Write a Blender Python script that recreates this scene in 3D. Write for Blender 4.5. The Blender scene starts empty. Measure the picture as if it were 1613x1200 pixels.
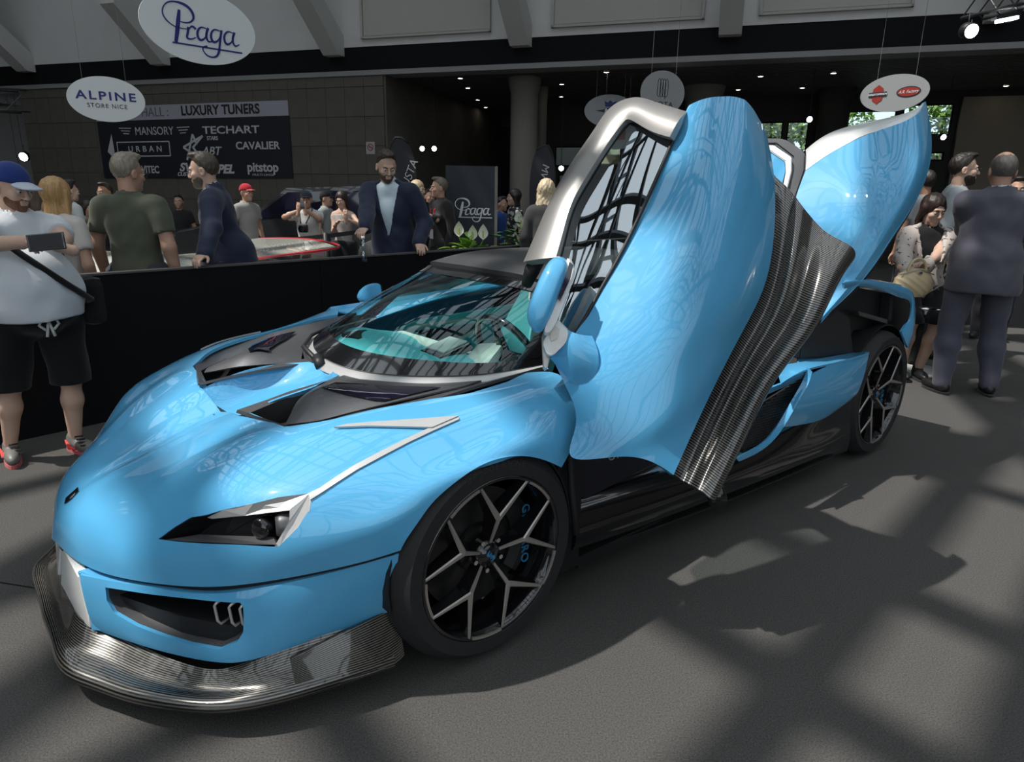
import bpy, bmesh, math, random
import numpy as np
from mathutils import Vector, Matrix, geometry
from mathutils.bvhtree import BVHTree

SC = bpy.context.scene
COL = SC.collection
random.seed(7); RNG = np.random.RandomState(7)

# ------------------------------------------------------------------ camera, sky, sun, exposure
FPX, PITCH, ROLL, CAMH = 1055.12, math.radians(15.342), math.radians(0.955), 1.41
cam_d = bpy.data.cameras.new('camera'); cam = bpy.data.objects.new('camera', cam_d); COL.objects.link(cam)
fw = Vector((0, math.cos(PITCH), -math.sin(PITCH))); up0 = Vector((0, math.sin(PITCH), math.cos(PITCH))); ri0 = Vector((1, 0, 0))
RI = ri0*math.cos(ROLL)+up0*math.sin(ROLL); UP = -ri0*math.sin(ROLL)+up0*math.cos(ROLL)
M = Matrix((RI, UP, -fw)).transposed().to_4x4(); M.translation = Vector((0, 0, CAMH)); cam.matrix_world = M
cam_d.sensor_fit = 'HORIZONTAL'; cam_d.sensor_width = 36; cam_d.lens = 36*FPX/1613.0; cam_d.clip_start = .05; cam_d.clip_end = 300
SC.camera = cam
SC.view_settings.view_transform = 'Standard'; SC.view_settings.look = 'None'; SC.view_settings.gamma = 1
ROOF_SHADE = .06
SC.view_settings.use_curve_mapping = False; SC.view_settings.exposure = 0.0
world = bpy.data.worlds.new('sky'); SC.world = world; world.use_nodes = True
nt = world.node_tree; bg = nt.nodes['Background']
sky = nt.nodes.new('ShaderNodeTexSky'); sky.sky_type = 'HOSEK_WILKIE'; sky.turbidity = 4.0; sky.ground_albedo = .3
SUNV = Vector((.575, .12, -1)).normalized()          # direction the sunlight travels
sky.sun_direction = -SUNV
mxs = nt.nodes.new('ShaderNodeMix'); mxs.data_type = 'RGBA'; mxs.inputs[0].default_value = .75; mxs.inputs[7].default_value = (.60, .66, .70, 1); nt.links.new(sky.outputs[0], mxs.inputs[6]); nt.links.new(mxs.outputs[2], bg.inputs[0]); bg.inputs[1].default_value = 2.5
sun_d = bpy.data.lights.new('sun', 'SUN'); sun_d.energy = 4.7; sun_d.angle = math.radians(.8); sun_d.color = (1, .97, .92)
sun = bpy.data.objects.new('sun', sun_d); COL.objects.link(sun); sun.location = (-6, 0, 14)
sun.rotation_euler = SUNV.to_track_quat('-Z', 'Y').to_euler()

# ------------------------------------------------------------------ frames
YAW = math.radians(-139.546); CC = np.array([-.668, 2.562, 0.])
CF = np.array([math.cos(YAW), math.sin(YAW), 0.]); CL = np.array([-math.sin(YAW), math.cos(YAW), 0.])
FWn, RIn, UPn, OC = np.array(fw), np.array(RI), np.array(UP), np.array([0, 0, CAMH])
def ray(px, py): return FWn*FPX+RIn*(px-806.5)+UPn*(600-py)
def carof(P): d = np.asarray(P)-CC; return np.array([d@CF, d@CL, d[2]])
def W(u, v, w): return CC+u*CF+v*CL+np.array([0, 0, w])
def at(px, py, u=None, v=None, w=None):
    """point of the car frame lying under a picture point at a given length, side or height station"""
    d = ray(px, py)
    if u is not None: t = (u-carof(OC)[0])/(d@CF)
    elif v is not None: t = (v-carof(OC)[1])/(d@CL)
    else: t = (w-CAMH)/d[2]
    return carof(OC+t*d)
def wat(px, py, Y=None, Z=None):
    d = ray(px, py); t = Y/d[1] if Y is not None else (Z-CAMH)/d[2]
    return OC+t*d

# ------------------------------------------------------------------ materials
MATS = {}
def mat(name, col, rough=.5, metal=0., coat=0., noise=0., nscale=30., bump=0., emit=0., trans=0., sheen=0., spec=.5, ior=1.45, nz=None, alpha=1.):
    m = bpy.data.materials.new(name); m.use_nodes = True; t = m.node_tree; b = t.nodes['Principled BSDF']
    b.inputs['Base Color'].default_value = (*col, 1); b.inputs['Roughness'].default_value = rough; b.inputs['Metallic'].default_value = metal
    b.inputs['Coat Weight'].default_value = coat; b.inputs['Coat Roughness'].default_value = .03; b.inputs['Specular IOR Level'].default_value = spec
    b.inputs['IOR'].default_value = ior; b.inputs['Transmission Weight'].default_value = trans; b.inputs['Sheen Weight'].default_value = sheen
    b.inputs['Alpha'].default_value = alpha
    if emit: b.inputs['Emission Color'].default_value = (*col, 1); b.inputs['Emission Strength'].default_value = emit
    if noise or bump:
        tc = t.nodes.new('ShaderNodeTexCoord'); n = t.nodes.new('ShaderNodeTexNoise'); n.inputs['Scale'].default_value = nscale; n.inputs['Detail'].default_value = 5
        t.links.new(tc.outputs['Object'], n.inputs['Vector'])
        if noise:
            mx = t.nodes.new('ShaderNodeMix'); mx.data_type = 'RGBA'; mx.inputs[6].default_value = (*[c*(1-noise) for c in col], 1)
            mx.inputs[7].default_value = (*[min(1, c*(1+noise)) for c in col], 1)
            t.links.new(n.outputs['Fac'], mx.inputs[0]); t.links.new(mx.outputs[2], b.inputs['Base Color'])
        if bump:
            bp = t.nodes.new('ShaderNodeBump'); bp.inputs['Strength'].default_value = bump; bp.inputs['Distance'].default_value = .01
            t.links.new(n.outputs['Fac'], bp.inputs['Height']); t.links.new(bp.outputs[0], b.inputs['Normal'])
    MATS[name] = m; return m
def stripes(name, c0, c1, scale, rough=.25, coat=1., metal=.5):
    """unidirectional carbon weave: thin bright threads across the UV length"""
    m = mat(name, c0, rough, metal, coat); t = m.node_tree; b = t.nodes['Principled BSDF']
    uv = t.nodes.new('ShaderNodeUVMap'); w = t.nodes.new('ShaderNodeTexWave'); w.inputs['Scale'].default_value = scale; w.inputs['Distortion'].default_value = .3
    w.inputs['Detail'].default_value = 1; w.bands_direction = 'X'; r = t.nodes.new('ShaderNodeValToRGB'); r.color_ramp.elements[0].color = (*c0, 1); r.color_ramp.elements[1].color = (*c1, 1)
    r.color_ramp.elements[0].position = .45; r.color_ramp.elements[1].position = .75
    t.links.new(uv.outputs[0], w.inputs['Vector']); t.links.new(w.outputs['Fac'], r.inputs[0]); t.links.new(r.outputs[0], b.inputs['Base Color'])
    return m
BLUE = mat('sky_blue_paint', (.094, .38, .645), .38, 0, 1., spec=.12); BLUE.node_tree.nodes['Principled BSDF'].inputs['Coat IOR'].default_value = 1.5
SILVER = mat('silver_satin_paint', (.52, .51, .50), .33, .35, .3)
WHITE = mat('white_paint', (.72, .72, .70), .3, 0, .6)
CHAR = mat('charcoal_satin_paint', (.10, .10, .105), .42, .5, .15)
DARK = mat('dark_plastic', (.012, .012, .013), .5)
PIANO = mat('gloss_black', (.006, .006, .007), .12, 0, 1.)
MESHM = mat('mesh_black', (.015, .015, .016), .6)
RUBBER = mat('tyre_rubber', (.018, .018, .019), .7, noise=.3, nscale=40)
RIMG = mat('machined_rim', (.40, .37, .34), .34, .6)
CARB = stripes('carbon_weave', (.012, .012, .014), (.20, .19, .17), 38)
CARBV = stripes('carbon_weave_cross', (.014, .013, .013), (.16, .15, .13), 52); CARBV.node_tree.nodes['Wave Texture'].bands_direction = 'Y'
CARBF = stripes('carbon_weave_fine', (.010, .010, .012), (.05, .05, .05), 60)
TEAL = mat('teal_leather', (.13, .52, .55), .55, noise=.12, nscale=60)
CREAM = mat('cream_leather', (.62, .60, .54), .5, noise=.1)
GLASS = mat('clear_glass', (.85, 1., .97), .0, trans=1., ior=1.05, spec=.5)
DGLASS = mat('dark_tinted_glass', (.008, .007, .018), .05, 0, 1.)
CHROME = mat('chrome', (.7, .7, .7), .12, 1.)
NAVYL = mat('logo_blue', (.03, .20, .38), .4)

# thin clear pane: mirror-like sheen over a see-through body, with real thickness
def pane_mat(name, tint, refl=.12):
    m = bpy.data.materials.new(name); m.use_nodes = True; t = m.node_tree; t.nodes.clear()
    o = t.nodes.new('ShaderNodeOutputMaterial'); mx = t.nodes.new('ShaderNodeMixShader'); tr = t.nodes.new('ShaderNodeBsdfTransparent'); gl = t.nodes.new('ShaderNodeBsdfGlossy')
    fr = t.nodes.new('ShaderNodeFresnel'); fr.inputs[0].default_value = 1.5; ad = t.nodes.new('ShaderNodeMath'); ad.operation = 'MAXIMUM'; ad.inputs[1].default_value = refl
    tr.inputs[0].default_value = (*tint, 1); gl.inputs['Roughness'].default_value = .01; gl.inputs[0].default_value = (.9, .95, 1, 1)
    ge = t.nodes.new('ShaderNodeNewGeometry'); inv = t.nodes.new('ShaderNodeMath'); inv.operation = 'SUBTRACT'; inv.inputs[0].default_value = 1.; ml = t.nodes.new('ShaderNodeMath'); ml.operation = 'MULTIPLY'
    t.links.new(fr.outputs[0], ad.inputs[0]); t.links.new(ge.outputs['Backfacing'], inv.inputs[1]); t.links.new(ad.outputs[0], ml.inputs[0]); t.links.new(inv.outputs[0], ml.inputs[1]); t.links.new(ml.outputs[0], mx.inputs[0]); t.links.new(tr.outputs[0], mx.inputs[1]); t.links.new(gl.outputs[0], mx.inputs[2]); t.links.new(mx.outputs[0], o.inputs[0])
    return m
PANE = pane_mat('windshield_glass', (.86, .96, .95), .05)
SPANE = pane_mat('side_window_glass', (.86, .93, .92), .34)

# ------------------------------------------------------------------ object helpers
def empty(name, loc=(0, 0, 0), rz=0., label=None, cat=None, group=None):
    o = bpy.data.objects.new(name, None); COL.objects.link(o); o.location = loc; o.rotation_euler = (0, 0, rz); o.empty_display_size = .1
    tag(o, label, cat, group); return o
def tag(o, label=None, cat=None, group=None, kind=None):
    if label: o['label'] = label
    if cat: o['category'] = cat
    if group: o['group'] = group
    if kind: o['kind'] = kind
    return o
def mesh_obj(name, V, F, m, parent=None, smooth=True, uv=None):
    me = bpy.data.meshes.new(name); me.from_pydata([tuple(map(float, v)) for v in V], [], [tuple(map(int, f)) for f in F]); me.update()
    if smooth: me.polygons.foreach_set('use_smooth', [True]*len(me.polygons))
    if uv is not None:
        l = me.uv_layers.new(name='UVMap'); vi = np.empty(len(me.loops), int); me.loops.foreach_get('vertex_index', vi); l.data.foreach_set('uv', np.asarray(uv, float)[vi].ravel())
    me.materials.append(m); o = bpy.data.objects.new(name, me); COL.objects.link(o)
    if parent is not None: o.parent = parent
    return o
def bm_obj(name, bm, m, parent=None, smooth=False):
    me = bpy.data.meshes.new(name); bm.normal_update(); bm.to_mesh(me); bm.free(); me.materials.append(m)
    if smooth: me.polygons.foreach_set('use_smooth', [True]*len(me.polygons))
    o = bpy.data.objects.new(name, me); COL.objects.link(o)
    if parent is not None: o.parent = parent
    return o
def apply_mods(o):
    dg = bpy.context.evaluated_depsgraph_get(); dg.update(); ev = o.evaluated_get(dg); me = bpy.data.meshes.new_from_object(ev, depsgraph=dg)
    o.modifiers.clear(); old = o.data; o.data = me; bpy.data.meshes.remove(old); return o
def auto_smooth(o, ang=40):
    bm = bmesh.new(); bm.from_mesh(o.data)
    for e in bm.edges:
        if len(e.link_faces) == 2: e.smooth = e.calc_face_angle(0) < math.radians(ang)
    for f in bm.faces: f.smooth = True
    bm.to_mesh(o.data); bm.free(); return o
def bx(bm, c, s, R=None, bev=0.):
    """box centred at c with full size s"""
    r = bmesh.ops.create_cube(bm, size=1.); vs = r['verts']; X = Matrix.Translation(c) @ (R.to_4x4() if R is not None else Matrix()) @ Matrix.Diagonal((*s, 1))
    bmesh.ops.transform(bm, matrix=X, verts=vs)
    if bev: bmesh.ops.bevel(bm, geom=list({e for v in vs for e in v.link_edges}), offset=bev, segments=2, affect='EDGES', profile=.6)
    return vs
def tube(bm, pts, rad, n=10, cap=True):
    pts = [Vector(p) for p in pts]; rr = rad if hasattr(rad, '__len__') else [rad]*len(pts); rings = []; up = Vector((0, 0, 1)); prev = None
    for i, p in enumerate(pts):
        d = (pts[min(i+1, len(pts)-1)]-pts[max(i-1, 0)]).normalized(); a = prev if prev is not None else (up if abs(d.z) < .9 else Vector((1, 0, 0)))
        x = (a-d*a.dot(d)).normalized(); prev = x; y = d.cross(x); rings.append([bm.verts.new(p+(x*math.cos(2*math.pi*k/n)+y*math.sin(2*math.pi*k/n))*rr[i]) for k in range(n)])
    for a, b in zip(rings, rings[1:]):
        for k in range(n): bm.faces.new((a[k], a[(k+1) % n], b[(k+1) % n], b[k]))
    if cap: bm.faces.new(rings[0][::-1]); bm.faces.new(rings[-1])
def lathe(bm, prof, n=32, axis='Z', c=(0, 0, 0)):
    rings = []
    for r, h in prof:
        ring = []
        for k in range(n):
            a = 2*math.pi*k/n; x, y = r*math.cos(a), r*math.sin(a); p = {'Z': (x, y, h), 'Y': (x, h, y), 'X': (h, x, y)}[axis]; ring.append(bm.verts.new(Vector(c)+Vector(p)))
        rings.append(ring)
    for a, b in zip(rings, rings[1:]):
        for k in range(n): bm.faces.new((a[k], a[(k+1) % n], b[(k+1) % n], b[k]))
    return rings
def prism(name, pts, d, m, parent=None, bev=0., smooth=False):
    """closed polygon (3-D points) extruded by the vector d"""
    bm = bmesh.new(); a = [bm.verts.new(p) for p in pts]; f = bm.faces.new(a); r = bmesh.ops.extrude_face_region(bm, geom=[f])
    bmesh.ops.translate(bm, vec=Vector(d), verts=[v for v in r['geom'] if isinstance(v, bmesh.types.BMVert)]); bmesh.ops.recalc_face_normals(bm, faces=bm.faces)
    if bev: bmesh.ops.bevel(bm, geom=list(bm.edges), offset=bev, segments=2, affect='EDGES')
    o = bm_obj(name, bm, m, parent); return auto_smooth(o, 35) if bev or smooth else o
def spline(P, n, closed=False):
    """natural cubic spline through rows of P (k,...) resampled at n points"""
    P = np.asarray(P, float); k = len(P); sh = P.shape[1:]; Q = P.reshape(k, -1)
    if k == 2: t = np.linspace(0, 1, n)[:, None]; return ((1-t)*Q[0]+t*Q[1]).reshape((n,)+sh)
    dd = np.linalg.norm((Q[1:]-Q[:-1]).reshape(k-1, -1, 3), axis=2).mean(1) if Q.shape[1] % 3 == 0 else np.ones(k-1)
    dd = np.maximum(dd, 1e-4)**.75; x = np.r_[0, np.cumsum(dd)]; h = np.diff(x); A = np.zeros((k, k)); B = np.zeros_like(Q); A[0, 0] = A[-1, -1] = 1
    for i in range(1, k-1):
        A[i, i-1] = h[i-1]; A[i, i] = 2*(h[i-1]+h[i]); A[i, i+1] = h[i]; B[i] = 6*((Q[i+1]-Q[i])/h[i]-(Q[i]-Q[i-1])/h[i-1])
    Mm = np.linalg.solve(A, B); xs = np.linspace(0, x[-1], n); j = np.clip(np.searchsorted(x, xs)-1, 0, k-2); hh = h[j][:, None]; a = (x[j+1]-xs)[:, None]; b = (xs-x[j])[:, None]
    R = (Mm[j]*a**3+Mm[j+1]*b**3)/(6*hh)+(Q[j]/hh-Mm[j]*hh/6)*a+(Q[j+1]/hh-Mm[j+1]*hh/6)*b
    return R.reshape((n,)+sh)
def fine(G, nr, nc):
    G = spline(G, nr); return np.swapaxes(spline(np.swapaxes(G, 0, 1), nc), 0, 1)
def grid_obj(name, G, m, parent=None, thick=.0, off=-1, smooth=True):
    R, C = G.shape[:2]; V = G.reshape(-1, 3); F = [(i*C+j, i*C+j+1, (i+1)*C+j+1, (i+1)*C+j) for i in range(R-1) for j in range(C-1)]
    su = np.r_[0, np.cumsum(np.linalg.norm(np.diff(G, axis=0), axis=2).mean(1))]; sv = np.r_[0, np.cumsum(np.linalg.norm(np.diff(G, axis=1), axis=2).mean(0))]
    uv = np.stack(np.meshgrid(su, sv, indexing='ij'), -1).reshape(-1, 2)
    o = mesh_obj(name, V, F, m, parent, smooth, uv)
    if thick: solid(o, thick, off)
    return o
def solid(o, t, off=-1):
    md = o.modifiers.new('s', 'SOLIDIFY'); md.thickness = t; md.offset = off; md.use_even_offset = False; apply_mods(o); auto_smooth(o, 50); return o
def boolean(o, cutter, op='DIFFERENCE'):
    md = o.modifiers.new('b', 'BOOLEAN'); md.object = cutter; md.operation = op; md.solver = 'EXACT'; apply_mods(o)
    me = cutter.data; bpy.data.objects.remove(cutter); bpy.data.meshes.remove(me); return o
def bvh(o): return BVHTree.FromPolygons([v.co.copy() for v in o.data.vertices], [tuple(p.vertices) for p in o.data.polygons])
CAMC = Vector(carof(OC))
def cray(px, py):
    d = ray(px, py); return Vector((d@CF, d@CL, d[2])).normalized()
def hit(B, px, py, off=0.):
    """where the sight line through a picture point meets a car surface (car frame)"""
    d = cray(px, py); l, n, i, t = B.ray_cast(CAMC, d)
    if l is None:
        l, n, i, t = B.find_nearest(CAMC+d*2.2)
        if l is None: return None, None
    if n.dot(d) > 0: n = -n
    return l+n*off, n
def densify(poly, step):
    out = []
    for i, a in enumerate(poly):
        b = poly[(i+1) % len(poly)]; k = max(1, int(math.hypot(b[0]-a[0], b[1]-a[1])/step)); out += [(a[0]+(b[0]-a[0])*j/k, a[1]+(b[1]-a[1])*j/k) for j in range(k)]
    return out
def pillow(name, poly, f, m, parent, rings, n=40):
    # rounded slab: closed outline grown through (scale, depth) rings
    P = np.array([(x, y, 0) for x, y in poly+poly[:1]], float); c = P[:-1].mean(0); t = np.linspace(0, 1, n, endpoint=False); d = np.r_[0, np.cumsum(np.linalg.norm(np.diff(P, axis=0), axis=1))]; d /= d[-1]
    Q = np.stack([np.interp(t, d, P[:, i]) for i in range(3)], 1)
    for _ in range(2): Q = .5*Q+.25*np.roll(Q, 1, 0)+.25*np.roll(Q, -1, 0)
    V = []; 
    for sc_, dp in rings: V += [f(*(c+(q-c)*sc_)[:2], dp) for q in Q]
    R = len(rings); F = [(i*n+j, i*n+(j+1) % n, (i+1)*n+(j+1) % n, (i+1)*n+j) for i in range(R-1) for j in range(n)]+[tuple(range(n))[::-1], tuple((R-1)*n+j for j in range(n))]
    o = mesh_obj(name, V, F, m, parent); bm = bmesh.new(); bm.from_mesh(o.data); bmesh.ops.recalc_face_normals(bm, faces=bm.faces); bm.to_mesh(o.data); bm.free(); auto_smooth(o, 50); return o
def patch(name, poly, B, m, parent=None, off=.002, thick=.004, step=7, mirror=False):
    """panel lying on a car surface: outline read from the picture, dropped on the surface, given thickness"""
    poly = densify(poly, step); n = len(poly); xs = [p[0] for p in poly]; ys = [p[1] for p in poly]; pts = list(poly)
    y = min(ys)+step*.5
    while y < max(ys):
        x = min(xs)+step*.5
        while x < max(xs): pts.append((x+random.uniform(-.1, .1), y+random.uniform(-.1, .1))); x += step
        y += step
    r = geometry.delaunay_2d_cdt([Vector(p) for p in pts], [(i, (i+1) % n) for i in range(n)], [list(range(n))], 1, 1e-4)
    V = []; 
    for p in r[0]:
        l, nn = hit(B, p[0], p[1], off); V.append(l)
    o = mesh_obj(name, V, r[2], m, parent, uv=[(v[0], v[1]) for v in V]) if r[2] else None
    if o is None: return None
    # faces turned to the camera
    me = o.data; 
    if sum((me.polygons[i].normal.dot(CAMC-me.polygons[i].center)) for i in range(len(me.polygons))) < 0: me.flip_normals()
    solid(o, thick, 1)
    if mirror: mirrored(o, parent)
    return o
def mirrored(o, parent=None):
    me = o.data.copy(); me.transform(Matrix.Diagonal((1, -1, 1, 1))); me.flip_normals(); c = bpy.data.objects.new(o.name.split('.')[0], me); COL.objects.link(c); c.parent = o.parent if parent is None else parent; return c
def text_obj(name, body, size, m, parent=None, loc=(0, 0, 0), rot=None, ext=.004, shear=0., space=1., align='CENTER', sx=1., bold=0.):
    cu = bpy.data.curves.new(name, 'FONT'); cu.body = body; cu.size = size; cu.extrude = ext; cu.shear = shear; cu.space_character = space; cu.align_x = align; cu.align_y = 'CENTER'; cu.offset = bold
    t = bpy.data.objects.new('t', cu); COL.objects.link(t); dg = bpy.context.evaluated_depsgraph_get(); me = bpy.data.meshes.new_from_object(t.evaluated_get(dg), depsgraph=dg)
    bpy.data.objects.remove(t); bpy.data.curves.remove(cu); me.materials.clear(); me.materials.append(m); me.transform(Matrix.Diagonal((sx, 1, 1, 1)))
    o = bpy.data.objects.new(name, me); COL.objects.link(o); Mx = (rot.to_4x4() if rot is not None else Matrix()); Mx.translation = Vector(loc)
    if parent is not None: o.parent = parent
    o.matrix_local = Mx; return o
# ================================================================== hall: floor, facade, low ceiling, walls, open steel roof
nF = np.array([.3, .954, 0]); nF /= np.linalg.norm(nF); dF = np.array([nF[1], -nF[0], 0]); D0 = 14.25
def FP(s, t, z): return Vector(dF*s+nF*(D0+t)+np.array([0, 0, z]))
RF = Matrix(((dF[0], nF[0], 0), (dF[1], nF[1], 0), (0, 0, 1)))
def fbox(name, s0, s1, t0, t1, z0, z1, m, kind='structure', parent=None, bev=0.):
    bm = bmesh.new(); bx(bm, FP((s0+s1)/2, (t0+t1)/2, (z0+z1)/2), (s1-s0, t1-t0, z1-z0), RF, bev); o = bm_obj(name, bm, m, parent)
    if kind: o['kind'] = kind
    return o
CARPET = mat('charcoal_carpet', (.084, .080, .075), .97, noise=.85, nscale=190, bump=.35, spec=.1)
STONE = mat('brown_grey_stone', (.085, .075, .062), .8, noise=.25, nscale=3)
CONC = mat('painted_concrete', (.52, .515, .50), .8, noise=.06, nscale=2)
CONC2 = mat('panel_concrete', (.38, .37, .335), .8, noise=.05, nscale=2)
BLACKP = mat('black_fascia', (.006, .006, .007), .8, spec=.2)
GREYT = mat('grey_edge', (.22, .22, .215), .6)
SOFF = mat('dark_ceiling_slats', (.09, .09, .088), .7)
WALLD = mat('dark_wall', (.03, .028, .026), .85)
WALLB = mat('wall_painted_glow', (.22, .185, .14), .85, noise=.08, nscale=3)  # brownish spotlight glow put into the wall colour, no lamp shines here
COLM = mat('column_plaster', (.19, .175, .15), .8, noise=.05)
STEEL = mat('roof_steel', (.10, .11, .12), .5, .3)
bm = bmesh.new(); bx(bm, (0, 6, -.05), (44, 44, .1)); tag(bm_obj('floor', bm, CARPET), kind='structure')
for k, (x0, y0, x1, y1) in enumerate([(-6, 3.05, -1.45, 2.1), (-3.2, .8, -1.25, 1.35)]):   # carpet seams
    bm = bmesh.new(); d = Vector((x1-x0, y1-y0, 0)); nn_ = Vector((-d.y, d.x, 0)).normalized()*.003
    bm.faces.new([bm.verts.new(p) for p in (Vector((x0,y0,.0012))-nn_, Vector((x1,y1,.0012))-nn_, Vector((x1,y1,.0012))+nn_, Vector((x0,y0,.0012))+nn_)]); tag(bm_obj('trim_%d' % (k+1), bm, BLACKP), kind='structure')
# stone wall of slabs under the front edge of the low ceiling
sw = fbox('wall_front', -18.3, -7.55, .02, .5, 0, 4.0, mat('joint_dark', (.03,.028,.025), .9))
SB = []
proto = None
for j in range(7):
    z0 = j*.62; z1 = min(z0+.61, 3.98)
    if z0 < .62: continue
    for i in range(22):
        s0 = -18.3+i*.4886; 
        if proto is None or j == 6:
            bm = bmesh.new(); bx(bm, (0, 0, 0), (.482, .03, z1-z0), RF, 0); pm = bm_obj('stone_slab', bm, STONE, sw); 
            if j != 6: proto = pm
            o = pm
        else: o = proto.copy(); COL.objects.link(o); o.parent = sw
        p = FP(s0+.244, .01+random.uniform(-.003, .003), (z0+z1)/2); o.location = p
fbox('wall_side_return', -7.55, -7.50, .02, 8, 0, 4.0, STONE)
# upper front: pale concrete band with recessed panels and slanting brackets
fbox('wall_upper', -30, 14, 0, .4, 4.52, 10.5, CONC)
for s0, s1 in ((-8.02, -5.05), (-3.77, -.84), (.12, 2.62), (4.4, 7.2)):
    fr_ = fbox('trim_panel', s0, s1, -.03, .0, 4.68, 8.6, CONC, None); bmf = bmesh.new()
    for a, b_, c, d in ((s0, s1, 4.66, 4.70), (s0, s0+.05, 4.66, 8.6), (s1-.05, s1, 4.66, 8.6)): bx(bmf, FP((a+b_)/2, -.045, (c+d)/2), (b_-a, .07, d-c), RF)
    o = bm_obj('panel_frame', bmf, CONC2, fr_); fr_['kind'] = 'structure'; fr_.name = 'trim_10'
    pf = fbox('panel_face', s0+.06, s1-.06, -.045, -.03, 4.72, 8.6, CONC2, None, fr_)
for s0 in (-17.8, -13.45, -8.68, -4.38, -.35, 3.9, 8.2):
    P = [(-.0, 4.52), (-.0, 4.34), (-.22, 4.34), (-1.45, 5.35), (-1.45, 9.5), (-1.1, 9.5), (-1.1, 5.6), (-.0, 4.75)]
    o = prism('trim_20', [FP(s0-.2, t, z) for t, z in P], tuple(dF*.40), CONC); o['kind'] = 'structure'
fbox('trim_30', -30, 14, .02, .4, 4.02, 4.52, BLACKP); fbox('trim_31', -30, 14, -.04, .45, 3.94, 4.04, GREYT)
# low ceiling: slats with recessed downlights
ce = fbox('ceiling', -30, 14, .45, 5.1, 4.0, 4.15, BLACKP); ce2 = fbox('ceiling', -30, -5.2, 5.1, 13, 4.0, 4.15, BLACKP)
slm = None
for k in range(70):
    t = .55+k*.175
    if slm is None:
        slm = fbox('ceiling_slat', -22, 12, t-.055, t+.055, 3.975, 4.0, SOFF, None, ce); base_t = t; continue
    if t < 5.0: o = slm.copy(); COL.objects.link(o); o.location = tuple(nF*(t-base_t))
    else:
        if k % 1 == 0 and 'sl2' not in globals(): sl2 = fbox('ceiling_slat', -22, -5.3, t-.055, t+.055, 3.975, 4.0, SOFF, None, ce2); base2 = t
        else: o = sl2.copy(); COL.objects.link(o); o.location = tuple(nF*(t-base2))
LAMP = mat('lamp_glow', (1., .93, .80), emit=14); LAMPW = mat('lamp_cool', (.9, .97, 1.), emit=14)
dl = None
DLP = [(725,123),(737,138.5),(752.5,157),(765,169),(775.5,181),(625,161.5),(651,173),(670,185),(885,132.5),(884,152),(955,113.5),(1163,141),(1198,120),(1313,115),(1264,138),(1585,135),(955,150)]
for px, py in DLP:
    P = wat(px, py, Z=3.965)
    if dl is None:
        dl = empty('ceiling_downlight', P, 0, 'small round recessed downlight glowing in the dark slatted ceiling', 'ceiling light', 'downlights in the dark slatted ceiling')
        bm = bmesh.new(); lathe(bm, [(.085,.0),(.085,-.012),(.06,-.012),(.05,.01)], 20); bm_obj('ring', bm, GREYT, dl, True)
        bm = bmesh.new(); r_ = lathe(bm, [(.052,-.006),(.001,-.008)], 20); bm_obj('lamp', bm, LAMP, dl); cur = dl
    else:
        cur = dl.copy(); COL.objects.link(cur); cur.location = P
        for ch in dl.children: c = ch.copy(); COL.objects.link(c); c.parent = cur
# rear interior walls with window openings
def holed(name, s0, s1, t, z0, z1, holes, m):
    ss = sorted({s0, s1, *[h[0] for h in holes], *[h[1] for h in holes]}); zs = sorted({z0, z1, *[h[2] for h in holes], *[h[3] for h in holes]}); bm = bmesh.new()
    for a, b_ in zip(ss, ss[1:]):
        for c, d in zip(zs, zs[1:]):
            if any(h[0] <= a+1e-6 and b_ <= h[1]+1e-6 and h[2] <= c+1e-6 and d <= h[3]+1e-6 for h in holes): continue
            bx(bm, FP((a+b_)/2, t+.1, (c+d)/2), (b_-a, .2, d-c), RF)
    o = bm_obj(name, bm, m); o['kind'] = 'structure'; return o
WIN = [(-4.90,-4.06,2.27,2.80),(-3.92,-3.05,2.27,2.80),(-4.78,-4.0,1.75,2.05),(.44,1.02,2.68,3.36),(1.12,1.62,2.62,3.36),(2.24,3.55,3.0,3.58),(3.68,4.74,3.0,3.70),(3.68,4.70,2.42,2.62)]
holed('wall_rear', -5.2, 14, 5., 0, 4.0, WIN, WALLD)
fbox('wall_deep', -32, -5.2, 11.5, 11.7, 0, 4.0, WALLD); fbox('wall_link', -5.3, -5.2, 5, 11.5, 0, 4., WALLD)
fbox('wall_glow_patch', 4.86, 9.5, 4.85, 5.0, 1.2, 3.82, WALLB)
for k, w in enumerate(WIN):
    o = fbox('window_%d' % (k+1), w[0]-.03, w[1]+.03, 5.02, 5.08, w[3]-.03, w[3]+.03, BLACKP)
    for a in ((w[0]-.03, w[0]+.03, w[2], w[3]), (w[1]-.03, w[1]+.03, w[2], w[3]), (w[0], w[1], w[2]-.03, w[2]+.03)): fbox('window_frame', a[0], a[1], 5.02, 5.08, a[2], a[3], BLACKP, None, o)
    fbox('window_pane', w[0], w[1], 5.045, 5.05, w[2], w[3], PANE, None, o)
fbox('wall_recess', -32, -18.3, 3., 3.2, 0, 4.0, WALLD)
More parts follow.
